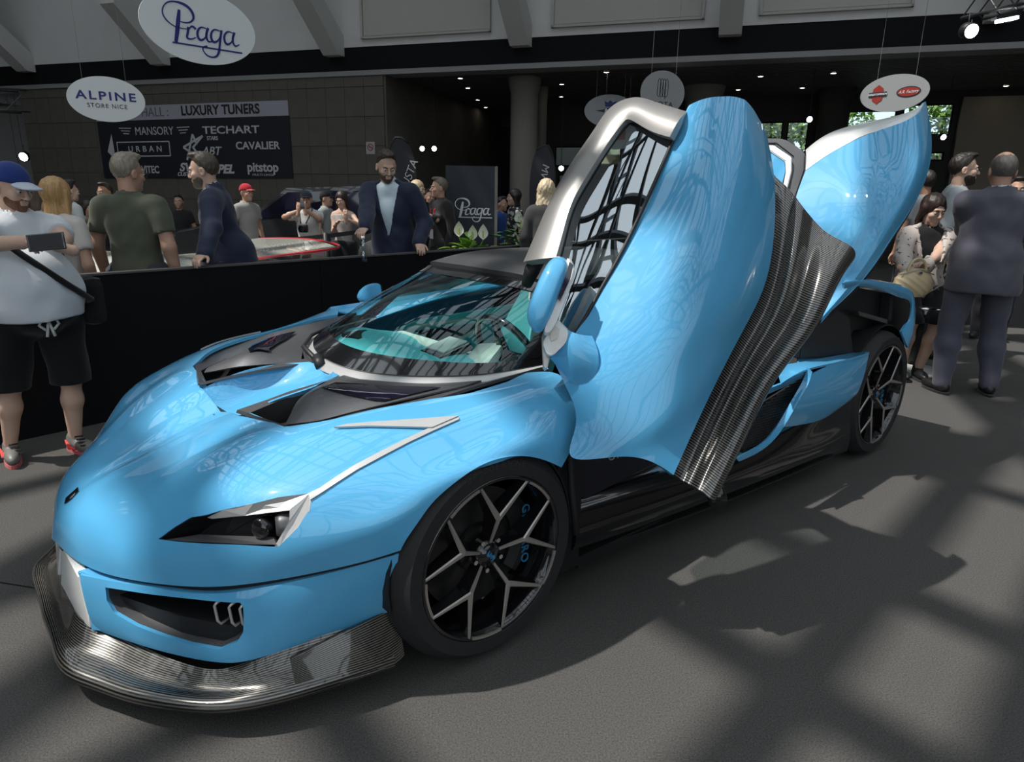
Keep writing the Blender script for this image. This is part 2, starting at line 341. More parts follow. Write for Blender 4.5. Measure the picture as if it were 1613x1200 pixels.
# columns
def column(px, py, t, r, label, m=COLM, z1=4.0):
    d = ray(px, py); k = (D0+t)/(d@nF); P = d*k; bm = bmesh.new(); lathe(bm, [(r, 0), (r, z1-.35), (r*1.02, z1-.34), (r*1.25, z1-.02), (r*1.25, z1)], 36)
    o = bm_obj('column', bm, m, None, True); auto_smooth(o, 30); o.location = (P[0], P[1], 0); return tag(o, label, 'column')
column(826, 180, 1.3, .31, 'round plaster column standing free before the dark opening')
column(852, 250, 2.6, .12, 'thin pale column just behind the big round plaster column')
column(1108, 150, 3.3, .40, 'stout dim column behind the top of the raised car door', COLM)
column(1311, 200, 4.2, .34, 'dark round column between the window pairs at the right', WALLD)
column(686, 260, 9, .32, 'column coloured as if warmly lit carrying two small spotlights', mat('column_painted_glow', (.22,.16,.10), .8))  # warm lamp light put into this column's colour
# hall side walls, back wall, roof steel
bm = bmesh.new(); bx(bm, (-16, 0, 5.2), (.3, 40, 10.5)); tag(bm_obj('wall_left', bm, WALLD), kind='structure')
bm = bmesh.new(); bx(bm, (16, 0, 5.2), (.3, 40, 10.5)); tag(bm_obj('wall_right', bm, WALLD), kind='structure')
bm = bmesh.new(); bx(bm, (0, -13, .45), (32, .3, .9)); bx(bm, (0, -13, 10.2), (32, .3, .6))       # glazed end wall behind the photographer
for k in range(-8, 9): bx(bm, (k*2., -13, 5.4), (.12, .2, 9.2))
for z in (3.2, 5.6, 8.): bx(bm, (0, -13, z), (32, .14, .10))
tag(bm_obj('wall_back', bm, STEEL), kind='structure')
RZ = 10.4
bm = bmesh.new()
for k in range(-5, 6):                                                   # main trusses along the hall
    s = k*4.35+.9
    for z in (RZ, RZ+1.3): bx(bm, FP(s, -14, z), (.22, 30, .22), RF)
    for j in range(20):
        t = -28+j*1.5; a, b_ = FP(s, t, RZ), FP(s, t+.75, RZ+1.3); c = FP(s, t+1.5, RZ)
        for p, q in ((a, b_), (b_, c)): d = q-p; bx(bm, (p+q)/2, (.10, .10, d.length), d.to_track_quat('Z', 'Y').to_matrix())
o = bm_obj('roof_truss', bm, STEEL); tag(o, kind='structure')
rp_ = random.Random(11)
def lattice(name, ang, offs, w, z):
    bm = bmesh.new(); d = Vector((math.cos(math.radians(ang)), math.sin(math.radians(ang)), 0)); n = Vector((-d.y, d.x, 0)); R_ = Matrix((d, n, Vector((0, 0, 1)))).transposed()
    for o_ in offs:
        c = n*o_; bx(bm, (c.x, c.y, z), (44, w*rp_.uniform(.7, 1.25), .12), R_)
    tag(bm_obj(name, bm, STEEL), kind='structure')
lattice('roof_purlins', 46, [2.92+x for x in (.65,.12,-.75,-1.9,-2.9,-3.5,-5.2,-7,-9,-11,1.75,2.9,3.9,4.6,6.2,8,10,12)], .20, RZ-1.3)
lattice('roof_rafters', -52, [-4.59+x for x in (1.45,2.25,3.6,4.4,5.8,6.9,8.4,10,12,.3,-.9,-2.0,-2.7,-4.2,-6,-8,-10)], .16, RZ-1.15)
fbox('roof_sun_screen', -34, 20, -4.2, .4, RZ+1.5, RZ+1.6, WALLD)  # unseen opaque strip added to keep the sun off the facade
SHADEP = mat('added_shade_panel', (.16, .16, .16), .8); rb = random.Random(4); bm = bmesh.new()  # opaque panels added out of view at random to cast broad shade
for k in range(-14, 14):
    for j in range(20):
        if rb.random() < ROOF_SHADE: bx(bm, FP(k*1.45+.72, -28.5+j*1.5+.75, RZ+1.56), (1.4, 1.42, .03), RF)
o = bm_obj('roof_shade_panels', bm, SHADEP); tag(o, kind='structure')
# outside the windows: sunlit planting and a pale building
LEAFY = mat('sunlit_leaves', (.20, .30, .06), .6, noise=.5, nscale=6)
def leaf_cloud(bm, c, R, n, sz):
    for _ in range(n):
        v = Vector(RNG.normal(size=3)).normalized()*R*RNG.uniform(.5, 1)**.5; v.z *= .8; p = Vector(c)+v; q = Matrix.Rotation(RNG.uniform(0, 6.3), 3, Vector(RNG.normal(size=3)).normalized())
        bm.faces.new([bm.verts.new(p+q @ Vector(w)*sz) for w in ((-.5,0,0),(0,-.28,.05),(.6,0,0),(0,.28,.05))])
for i, (s, t, z, R, lb) in enumerate([(5.0,8.4,3.3,1.25,'sunlit yellow green tree outside the window by the cover tip'),(8.6,12.5,3.0,1.6,'leafy tree outside the low right window'),(.9,8.6,2.9,1.1,'green tree outside the window left of the dark column'),(2.9,11.5,3.3,1.1,'tree behind the pale window above the rear cover')]):
    tr_ = empty('tree', FP(s, t, 0), 0, lb, 'tree', 'trees outside the rear windows'); bm = bmesh.new()
    for _ in range(7): leaf_cloud(bm, Vector((RNG.uniform(-.8,.8), RNG.uniform(-.5,.5), z+RNG.uniform(-.9,.9)))*1., R*.6, 420, .18)
    o = bm_obj('foliage', bm, LEAFY, tr_); bm = bmesh.new(); tube(bm, [(0,0,0), (.1,0,z*.6), (0,.1,z)], [.16,.12,.05], 8); bm_obj('trunk', bm, mat('bark', (.12,.09,.06), .9) if 'bark' not in MATS else MATS['bark'], tr_, True)
bl = fbox('building', -9, -1.5, 13.6, 14.4, 0, 6, mat('beige_render', (.85,.76,.56), .8), None); tag(bl, 'beige building seen through the windows beside the raised door', 'building')
fbox('building_ledge', -5.0, -1.5, 12.8, 13.6, 3.05, 3.25, MATS['beige_render'], None, bl); fbox('building_base', -9, -1.5, 13.4, 13.6, 1.4, 2.75, mat('terracotta', (.35,.2,.12), .8), None, bl)
fbox('ground', -14, 16, 5.3, 22, -.2, -.02, mat('pale_ground', (.4,.38,.33), .9))

# ------------------------------------------------------------------ the barrier wall behind the car
BD = np.array([.643, .766, 0]); BD /= np.linalg.norm(BD); B0 = np.array([-2.93, 3.59, 0]); BN = np.array([-BD[1], BD[0], 0])
def BP(l, t=0, z=0): return Vector(B0+BD*l+BN*t+np.array([0, 0, z]))
RB = Matrix(((BD[0], BN[0], 0), (BD[1], BN[1], 0), (0, 0, 1)))
BARM = mat('black_barrier', (.0045, .0048, .006), .55, spec=.25)
bar = empty('barrier', (0,0,0), 0, 'long waist-high matt black barrier wall running behind the blue car', 'barrier')
for l0, l1 in ((-1.6, 2.2), (2.2, 6.0), (6.0, 9.5)):
    bm = bmesh.new(); bx(bm, BP((l0+l1)/2, .03, .455), (l1-l0-.004, .06, .91), RB); bm_obj('panel', bm, BARM, bar)
bm = bmesh.new(); bx(bm, BP(3.95, .03, .919), (11.1, .075, .012), RB); bm_obj('cap', bm, mat('barrier_cap', (.09,.085,.08), .5), bar)
bm = bmesh.new(); bx(bm, BP(3.95, -.01, .03), (11.1, .02, .06), RB); bm_obj('skirting', bm, BARM, bar)
# ================================================================== the blue sports car
car = empty('sports_car', CC, YAW, 'sky blue low sports car with its near door and rear cover raised', 'car')
def A(*r): return np.array(r, float)
FRONT = np.array([
 [(1.02,0,.35),(.98,.21,.35),(.90,.40,.355),(.80,.56,.37),(.67,.72,.40),(.50,.845,.435),(.40,.91,.46),(.32,.95,.48)],
 [(1.00,0,.42),(.965,.21,.43),(.875,.415,.43),(.78,.57,.45),(.655,.735,.47),(.485,.865,.50),(.38,.925,.51),(.305,.96,.515)],
 [(.945,0,.48),(.91,.21,.50),(.82,.40,.51),(.735,.585,.53),(.61,.76,.54),(.445,.885,.555),(.35,.94,.56),(.27,.968,.56)],
 [(.82,0,.535),(.80,.19,.555),(.73,.36,.59),(.67,.60,.61),(.54,.785,.607),(.39,.895,.60),(.30,.95,.605),(.225,.972,.605)],
 [(.68,0,.59),(.69,.185,.605),(.62,.37,.655),(.57,.60,.67),(.455,.79,.657),(.32,.905,.64),(.24,.955,.64),(.155,.977,.645)],
 [(.47,0,.662),(.475,.212,.705),(.45,.44,.718),(.40,.61,.735),(.33,.795,.705),(.22,.91,.675),(.15,.958,.67),(.06,.98,.675)],
 [(.25,0,.705),(.25,.22,.75),(.25,.48,.76),(.22,.62,.775),(.17,.80,.742),(.09,.91,.70),(.03,.962,.69),(-.04,.982,.675)],
 [(.06,0,.735),(.06,.22,.77),(.06,.5,.785),(.0,.64,.795),(-.06,.81,.775),(-.10,.91,.735),(-.12,.966,.70),(-.145,.985,.645)],
 [(-.12,0,.755),(-.12,.21,.78),(-.12,.5,.80),(-.3,.68,.82),(-.37,.84,.84),(-.338,.945,.765),(-.313,.978,.67),(-.245,.99,.59)]])
gl = fine(FRONT, 84, 84)
for (u0, v0), (u1, v1), hh, ww in (((.80,.33),(.43,.455),.011,.075),((.90,.03),(.49,.10),.005,.05)):   # pressed creases of the bonnet
    t_ = np.clip((u0-gl[..., 0])/(u0-u1), -.2, 1.05); vc = v0+(v1-v0)*t_; env = np.clip(np.minimum(t_+.1, 1.05-t_)*4, 0, 1); gl[..., 2] += hh*env*np.clip(1-np.abs(gl[..., 1]-vc)/ww, 0, 1)
g_all = np.concatenate([gl[:, :0:-1]*A(1, -1, 1), gl], axis=1)
shell = grid_obj('front_clamshell', g_all, BLUE, car, 0)
B_SH = bvh(shell)
solid(shell, .014, -1)
def poly_hits(poly, B=B_SH, step=14): return [hit(B, *p)[0] for p in densify(poly, step)]
def cutter(pts, d, t0, t1):
    d = Vector(d).normalized(); return prism('cut', [Vector(p)+d*t0 for p in pts], d*(t1-t0), DARK, car)
def mir(pts): return [Vector((p[0], -p[1], p[2])) for p in pts][::-1]

# --- bonnet channel, cowl ducts
chan = [Vector(p) for p in [(.475,.0,.66),(.478,.215,.71),(.25,.20,.75),(.09,.14,.76),(.05,0,.75),(.09,-.14,.76),(.25,-.20,.75),(.478,-.215,.71)]]
vent = [at(378,642,w=.715),at(448,675,w=.72),at(505,676,w=.725),at(526,671,w=.735),at(560,660,w=.752),at(622,642,w=.775),at(680,628,w=.79),at(740,616,w=.805),at(800,602,w=.815),A(-.42,.70,.83),A(-.42,.45,.80),A(-.13,.30,.79),A(.02,.12,.77),A(.055,.035,.75)]
vent = [Vector(p) for p in vent]
for pts in (chan, vent, mir(vent)):
    boolean(shell, cutter([Vector((p.x, p.y, .5)) for p in pts], (0, 0, 1), 0, .6))
# channel floor: slopes down towards its open front end
cf = np.array([[(.475,-.20,.70),(.48,-.12,.635),(.48,0,.61),(.48,.12,.635),(.475,.20,.70)],
 [(.36,-.205,.735),(.37,-.14,.65),(.37,0,.632),(.37,.14,.65),(.36,.205,.735)],
 [(.24,-.20,.752),(.25,-.15,.672),(.25,0,.662),(.25,.15,.672),(.24,.20,.752)],
 [(.15,-.165,.758),(.165,-.11,.70),(.17,0,.69),(.165,.11,.70),(.15,.165,.758)],
 [(.08,-.13,.76),(.07,-.06,.757),(.05,0,.752),(.07,.06,.757),(.08,.13,.76)]])
grid_obj('hood_channel', fine(cf, 24, 24), BLUE, car, .006)
prism('hood_slot', [(.49,-.10,.668),(.50,0,.655),(.49,.10,.668),(.46,.08,.658),(.45,0,.652),(.46,-.08,.658)], (0,0,-.03), DARK, car)
# duct panels: charcoal surround with a deep mouth, a swollen inner vane and a dark glass insert
def duct(side):
    s = side; P = lambda u, v, w: (u, s*v, w)
    base = [(.478,.212,.716),(.42,.47,.722),(.362,.575,.727),(.30,.615,.742),(.15,.66,.765),(0,.665,.785),(-.2,.685,.81),(-.42,.70,.83)]
    inner = [(.478,.212,.716),(.38,.20,.727),(.29,.18,.740),(.21,.155,.748),(.15,.125,.755),(.10,.09,.76),(.055,.02,.757),(.02,.0,.757)]
    hole_o = [(.452,.25,.708),(.415,.425,.708),(.36,.49,.71),(.28,.51,.728)]
    # rim as a ring between the outline and the mouth
    ring_o = [(.482,.206,.722),(.418,.48,.727),(.355,.582,.731),(.24,.645,.757),(.08,.668,.777),(-.12,.675,.802),(-.42,.70,.832),(-.50,.655,.80),(-.26,.60,.785),(-.10,.51,.775),(-.01,.37,.765),(.06,.13,.757),(.29,.175,.745),(.38,.195,.735)]
    ring_i = [(.448,.235,.712),(.412,.43,.712),(.37,.475,.713),(.30,.50,.727),(.22,.515,.742),(.10,.58,.762),(-.1,.62,.785),(-.22,.62,.785),(-.10,.53,.776),(.0,.40,.767),(.07,.20,.758),(.17,.185,.76),(.29,.205,.735),(.38,.22,.722)]
    G = np.array([ring_o+ring_o[:1], ring_i+ring_i[:1]])*A(1, s, 1)
    if s < 0: G = G[:, ::-1]
    o = grid_obj('cowl_duct', G, CHAR, car, .01, smooth=False)
    # dark mouth
    mouth = np.array([[(.448,.235,.712),(.448,.235,.66),(.40,.28,.64)],[(.412,.43,.712),(.412,.43,.66),(.38,.40,.64)],[(.36,.48,.712),(.355,.47,.67),(.34,.43,.64)],[(.27,.51,.73),(.27,.48,.69),(.27,.42,.65)],[(.15,.5,.75),(.15,.46,.70),(.15,.4,.66)]])*A(1, s, 1)
    m_ = grid_obj('duct_mouth', fine(mouth, 16, 8), DARK, o, .004)
    fl = prism('duct_floor', [P(.45,.235,.655),P(.41,.45,.655),P(.2,.52,.665),P(.05,.42,.69),P(.12,.24,.66)], (0,0,-.01), DARK, o); grid_obj('duct_wall', np.array([[P(.45,.232,.713),P(.38,.216,.723),P(.29,.20,.736),P(.17,.18,.757)],[P(.45,.24,.64),P(.38,.235,.64),P(.29,.235,.64),P(.17,.235,.64)]], float), DARK, o, .004)
    # swollen vane
    vane = np.array([[(.405,.415,.706),(.36,.36,.722),(.30,.29,.742),(.20,.215,.752),(.10,.165,.757)],
      [(.38,.45,.716),(.31,.39,.752),(.25,.32,.775),(.16,.27,.768),(.08,.21,.760)],
      [(.33,.48,.722),(.25,.43,.762),(.19,.37,.782),(.12,.33,.774),(.04,.29,.764)],
      [(.25,.51,.737),(.18,.48,.768),(.11,.44,.779),(.05,.41,.776),(-.01,.38,.768)],
      [(.08,.58,.768),(.05,.555,.776),(.0,.525,.780),(-.05,.50,.778),(-.09,.485,.773)],
      [(-.14,.635,.792),(-.16,.625,.791),(-.18,.615,.789),(-.2,.605,.787),(-.23,.595,.785)]])*A(1, s, 1)
    vn_ = grid_obj('duct_vane', fine(vane, 30, 24), CHAR, o, .006)
    if s > 0:
        global INSERT; INSERT = patch('glass_insert', [(508,612),(530,604),(560,606),(600,609),(650,611),(694,612),(660,620),(605,633),(590,632),(550,624)], bvh(vn_), DGLASS, o, .003, .003, 7)
    else: mirrored(INSERT, o)
    return o
duct(1); duct(-1)

# --- emblem, headlight, silver line and blade
patch('emblem', [(103,794),(105,785),(124,768),(125,774),(113,787)], B_SH, PIANO, car, .001, .003, 5)
patch('emblem_stone', [(110,786),(117,778),(120,776),(118,780),(112,786)], B_SH, CHROME, car, .004, .002, 4)
HL = [(249,849),(275,830),(300,815),(325,811),(351,803),(400,793),(440,783),(488,777),(491,786),(489,800),(470,830),(440,860),(430,861),(380,858),(320,856),(280,853)]
hp = poly_hits(HL, step=20); nrm = Vector((.75, .5, .45)).normalized()
boolean(shell, cutter(hp, nrm, -.07, .06)); boolean(shell, cutter(mir(hp), (nrm.x, -nrm.y, nrm.z), -.07, .06))
def headlight(s):
    q = [Vector((p[0], p[1], p[2])) for p in hp]; n = len(q); c = sum(q, Vector())/n
    back = [p+(c-p)*.25-nrm*.075 for p in q]; V = [p-nrm*.006 for p in q]+back; F = [(i, (i+1) % n, n+(i+1) % n, n+i) for i in range(n)]
    bm = bmesh.new(); vs = [bm.verts.new((v.x, s*v.y, v.z)) for v in V]; [bm.faces.new([vs[k] for k in f]) for f in F]; bm.faces.new(vs[n:]); bmesh.ops.recalc_face_normals(bm, faces=bm.faces)
    h = bm_obj('headlight', bm, DARK, car)
    def loc(px, py, d): return hit(B_SH, px, py)[0]-nrm*d
    def pr(name, pp, m, t, bev=.0):
        pts = [loc(*p) for p in pp]; pts = [Vector((p.x, s*p.y, p.z)) for p in pts]; d = Vector((nrm.x, s*nrm.y, nrm.z))*-t
        return prism(name, pts, d, m, h, bev)
    pr('headlight_shelf', [(262,850,.0),(300,842,.03),(420,846,.03),(436,858,.0),(380,857,.0),(300,853,.0)], CHAR, .01)
    pr('headlight_brow', [(325,815,.004),(351,803,0),(400,793,-.002),(440,783,-.003),(488,777,-.003),(458,803,.0),(455,804,.01),(380,812,.012),(330,817,.01)], SILVER, .008)
    pr('headlight_cheek', [(457,802,-.002),(488,778,-.003),(491,786,-.002),(488,805,-.001),(470,830,0),(441,861,0),(431,860,.004),(445,838,.003),(455,820,.002)], SILVER, .012)
    # projector: a dark barrel with a lens and a grey shroud
    b = bmesh.new(); c0 = loc(402, 830, .035); ax = Vector((.85, .45, .15)).normalized()
    tube(b, [c0-ax*.05, c0+ax*.015, c0+ax*.02], [.026, .028, .022], 20); 
    for v in b.verts: v.co.y *= s
    pj = bm_obj('projector', b, PIANO, h, True); b = bmesh.new(); c1 = loc(430, 827, .035); tube(b, [c1+Vector((-.07,.02,.0)), c1+Vector((0,0,0)), c1+Vector((.012,-.004,0))], [.036, .033, .026], 20)
    for v in b.verts: v.co.y *= s
    bm_obj('lamp_shroud', b, CHAR, h, True)
    return h
headlight(1); headlight(-1)
LINE = [(486,778),(505,769),(530,752),(560,733),(600,712),(640,692),(675,676),(722,658),(723,662),(682,680),(642,699),(602,720),(563,741),(533,760),(507,777),(489,788)]
patch('silver_line', LINE, B_SH, SILVER, car, .0015, .004, 5, mirror=True)
patch('silver_blade', [(527,676),(548,671),(600,667),(722,658),(680,676),(640,675),(580,674)], B_SH, SILVER, car, .003, .006, 6, mirror=True)

# --- lower bumper with the open intake
BT = np.array([(.985,.27,.335),(.925,.365,.338),(.84,.50,.348),(.745,.64,.362),(.668,.725,.383),(.50,.838,.42),(.32,.94,.465)])
BB = np.array([(.975,.30,.16),(.90,.45,.165),(.83,.575,.17),(.745,.695,.175),(.685,.765,.195),(.51,.825,.22),(.325,.887,.245)])
bt, bb = spline(BT, 40), spline(BB, 40)
rows = []
for t, b_, bul in [(0,0,-.03),(0,0,0),(.12,.12,.004),(.35,.35,.006),(.65,.65,.006),(.9,.9,.002),(1,1,-.004),(1,1,-.04)]:
    r = bt*(1-t)+bb*t; tng = np.gradient(r, axis=0); nn = np.stack([-tng[:, 1], tng[:, 0], 0*tng[:, 0]], 1); nn /= -np.linalg.norm(nn, axis=1)[:, None]; rows.append(r+np.where((nn[:, :1] > -9), nn*-1, nn)*-bul*-1 if False else r+nn*bul*(1 if nn[20]@A(.7,.7,0) > 0 else -1))
bg_ = np.array(rows)
def bump(s):
    g = bg_*A(1, s, 1); 
    if s > 0: g = g[::-1]
    o = grid_obj('front_bumper', g, BLUE, car, 0); B = bvh(o); solid(o, .016, -1 if True else 1); return o, B
bumpL, B_BU = bump(1)
IN = [(166,925),(230,935),(300,943),(378,949),(383,955),(384,975),(383,996),(374,1010),(345,1023),(300,1015),(260,1003),(215,986),(180,966),(168,945)]
ip = [hit(B_BU, *p)[0] for p in IN]; idir = Vector((.72, .68, .05)).normalized()
bumpR, _ = bump(-1)
boolean(bumpL, cutter(ip, idir, -.12, .1)); boolean(bumpR, cutter(mir(ip), (idir.x, -idir.y, idir.z), -.12, .1))
for o in (bumpL, bumpR): auto_smooth(o, 45)
for s, par in ((1, bumpL), (-1, bumpR)):
    S = lambda p: Vector((p.x, s*p.y, p.z)); n = len(ip); idv = Vector((idir.x, s*idir.y, 0)).normalized()
    c = sum(ip, Vector())/n; b = bmesh.new()
    r0 = [b.verts.new(S(p-idir*.012)) for p in ip]; r1 = [b.verts.new(S(c+(p-c)*.88-idir*.15+Vector((0,0,.02)))) for p in ip]
    for i in range(n): b.faces.new((r0[i], r0[(i+1) % n], r1[(i+1) % n], r1[i]))
    bmesh.ops.recalc_face_normals(b, faces=b.faces); duc = bm_obj('intake_duct', b, CHAR, par); solid(duc, .004, 0)
    # hexagonal mesh at the back of the duct
    b = bmesh.new(); e1 = Vector((idir.y, -idir.x, 0)).normalized(); e2 = Vector((0, 0, 1)); cc_ = c-idir*.11+Vector((0,0,.015))
    for i in range(-12, 13):
        for j in range(-5, 6):
            hx = cc_+e1*(i*.018+(j % 2)*.009)+e2*(j*.0155)
            for k in range(3):
                a0, a1 = math.radians(60*k+30), math.radians(60*k+90); p0, p1 = hx+e1*.0104*math.cos(a0)+e2*.0104*math.sin(a0), hx+e1*.0104*math.cos(a1)+e2*.0104*math.sin(a1)
                d = (p1-p0); nn = d.cross(idir).normalized()*.0016; q = [b.verts.new(S(x)) for x in (p0+nn, p1+nn, p1-nn, p0-nn)]; b.faces.new(q)
    g = bm_obj('intake_mesh', b, MESHM, par); solid(g, .004, 0); g['kind'] = 'stuff'
    bkp = prism('intake_back', [S(cc_-idir*.02+e1*x+e2*z) for x, z in ((-.24,-.1),(.24,-.1),(.24,.1),(-.24,.1))], S(idir*-.01), DARK, par)
    # three silver C-shaped strakes
    for k, (px, py) in enumerate([(341,969),(364,972),(381,974)]):
        h0 = hit(B_BU, px, py)[0]-idir*.012; b = bmesh.new()
        pts = [h0+e2*.036-idir*.04+e1*-.012, h0+e2*.030+e1*.004, h0+e2*.022+e1*.010, h0-e2*.024+e1*.006, h0-e2*.033-e1*.002, h0-e2*.034-idir*.04-e1*.012]
        tube(b, [S(p) for p in pts], .0042, 6); bm_obj('intake_strake', b, SILVER, par, True)
        b = bmesh.new(); bx(b, S(h0-idir*.035-e1*.006), (.006, .012, .05)); bm_obj('strake_lamp', b, PIANO, par)
# white centre plates of the snout
for s in (1, -1):
    b_ = [(.998,.02,.325),(.990,.255,.325),(.975,.285,.25),(.985,.30,.17),(1.0,.20,.155),(1.02,.03,.20)]
    prism('snout_plate', [(u, s*v, w) for u, v, w in b_], (-.03, 0, .005), WHITE, car, .004)
    prism('snout_cheek', [(.99,s*.25,.34),(.955,s*.31,.335),(.955,s*.33,.165),(.985,s*.30,.165),(.975,s*.28,.25)], (-.06,0,0), BLUE, car, .003)
# black shut line filler behind lip and body
lipc = spline(FRONT[0], 60); lipm = np.concatenate([lipc[:0:-1]*A(1,-1,1), lipc]); q = lipm*A(.975,.975,1)
grid_obj('lip_backing', np.array([q+A(0,0,.05), q-A(0,0,.04)]), DARK, car, .01)
# --- carbon splitter: outer edge, rising ramp, side fences
SO = np.array([(1.075,0,.085),(1.072,.18,.085),(1.06,.36,.09),(1.01,.455,.085),(.95,.56,.085),(.845,.70,.09),(.755,.785,.095),(.58,.865,.105),(.335,.92,.11)])
SI = np.array([(1.0,0,.165),(1.0,.14,.165),(.985,.245,.165),(.93,.33,.15),(.865,.47,.14),(.79,.61,.135),(.735,.68,.14),(.62,.77,.20),(.32,.862,.225)])
so, si = spline(SO, 60), spline(SI, 60); rws = [so*A(.99,.99,1)-A(0,0,.012), so, so*.93+si*.07+A(0,0,.008), so*.6+si*.4+A(0,0,-.006), so*.3+si*.7-A(0,0,.006), si]
sg = np.array([spline(np.array(r_), 60) if False else r_ for r_ in rws]); sg = spline(sg, 16); sgm = np.concatenate([sg[:, :0:-1]*A(1,-1,1), sg], axis=1)
spl = grid_obj('front_splitter', np.swapaxes(sgm, 0, 1), CARBV, car, .008)
prism('splitter_gap', [(.96,s_*v,.17) if False else (u, v, .155) for u, v, s_ in [(.93,-.3,1),(.93,.3,1),(.80,.56,1),(.70,.70,1),(.55,.76,1),(.35,.83,1),(.35,-.83,1),(.55,-.76,1),(.70,-.70,1),(.80,-.56,1)]], (0,0,.12), DARK, car)
for s in (1, -1):
    f = np.array([[(.60,s*.83,.20),(.60,s*.86,.11)],[(.45,s*.86,.235),(.46,s*.905,.11)],[(.35,s*.885,.262),(.335,s*.925,.11)],[(.30,s*.885,.265),(.30,s*.92,.12)]])
    grid_obj('splitter_fence', fine(f, 12, 8), CARBV, spl, .012)

# --- underbody, tub, arches, floor: dark structure
def loft_closed(name, secs, m, parent, smooth=False):
    S_ = np.array(secs); R, C = S_.shape[:2]; F = [(i*C+j, i*C+(j+1) % C, (i+1)*C+(j+1) % C, (i+1)*C+j) for i in range(R-1) for j in range(C)]+[tuple(range(C))[::-1], tuple((R-1)*C+j for j in range(C))]
    o = mesh_obj(name, S_.reshape(-1, 3), F, m, parent, smooth); bm = bmesh.new(); bm.from_mesh(o.data); bmesh.ops.recalc_face_normals(bm, faces=bm.faces); bm.to_mesh(o.data); bm.free(); return o
b = bmesh.new(); bx(b, (-1.35,0,.125), (4.0,1.35,.05)); bx(b, (.30,0,.30), (.55,.95,.30)); bx(b, (-1.45,0,.13), (2.0,1.78,.05)); bx(b, (-2.7,0,.42), (.95,1.2,.62)); bx(b, (-.38,0,.38), (.12,1.80,.5)); 
bm_obj('chassis_tub', b, DARK, car)
# door sill with glossy scuff panel, step and the maker's name
sill = np.array([[(-.40,.83,.15),(-.40,.90,.20),(-.40,.92,.28),(-.40,.88,.35),(-.40,.82,.40)],
 [(-.9,.87,.14),(-.9,.93,.19),(-.9,.94,.27),(-.9,.89,.34),(-.9,.80,.38)],
 [(-1.5,.90,.13),(-1.5,.96,.18),(-1.5,.97,.27),(-1.5,.92,.33),(-1.5,.80,.40)],
 [(-2.05,.93,.12),(-2.05,.985,.19),(-2.05,.97,.28),(-2.05,.955,.36),(-2.05,.93,.44)],
 [(-2.42,.98,.12),(-2.42,.985,.20),(-2.42,.97,.30),(-2.42,.965,.38),(-2.42,.955,.46)]])
for s in (1, -1):
    g = sill*A(1, s, 1); g = g if s < 0 else g[:, ::-1]; so_ = grid_obj('side_skirt', fine(g, 40, 20), PIANO, car, .01)
    f = np.array([[(-.38,s*.86,.145),(-.38,s*.78,.155)],[(-1.2,s*.93,.13),(-1.2,s*.84,.145)],[(-2.3,s*.97,.115),(-2.3,s*.90,.125)]]); grid_obj('side_blade', fine(f, 20, 6), CARBF, so_, .008)
    prism('jamb_panel', [(-.38,s*.86,.36),(-.38,s*.86,.66),(-.60,s*.82,.62),(-1.5,s*.80,.45),(-1.55,s*.80,.36)], (0,-s*.03,0), PIANO, car)
    prism('kick_plate', [(-.44,s*.868,.40),(-.46,s*.868,.56),(-.60,s*.868,.58),(-1.0,s*.868,.50),(-1.0,s*.868,.41),(-.50,s*.868,.36)], (0,s*-.012,0), DGLASS, car, .004)
    tt = text_obj('sill_lettering', 'GIAMARO', .055, SILVER, car, (-.75, s*.872, .50), Matrix(((-1,0,0),(0,0,s),(0,1,0))).transposed() if False else Matrix.Rotation(math.pi, 3, 'Z') @ Matrix.Rotation(math.pi/2, 3, 'X'), .001, space=1.3)
    b = bmesh.new(); tube(b, [(-.39,s*.86,.78),(-.37,s*.90,.62),(-.36,s*.93,.45),(-.37,s*.95,.30)], .012, 8); bm_obj('door_seal', b, RUBBER, car, True)

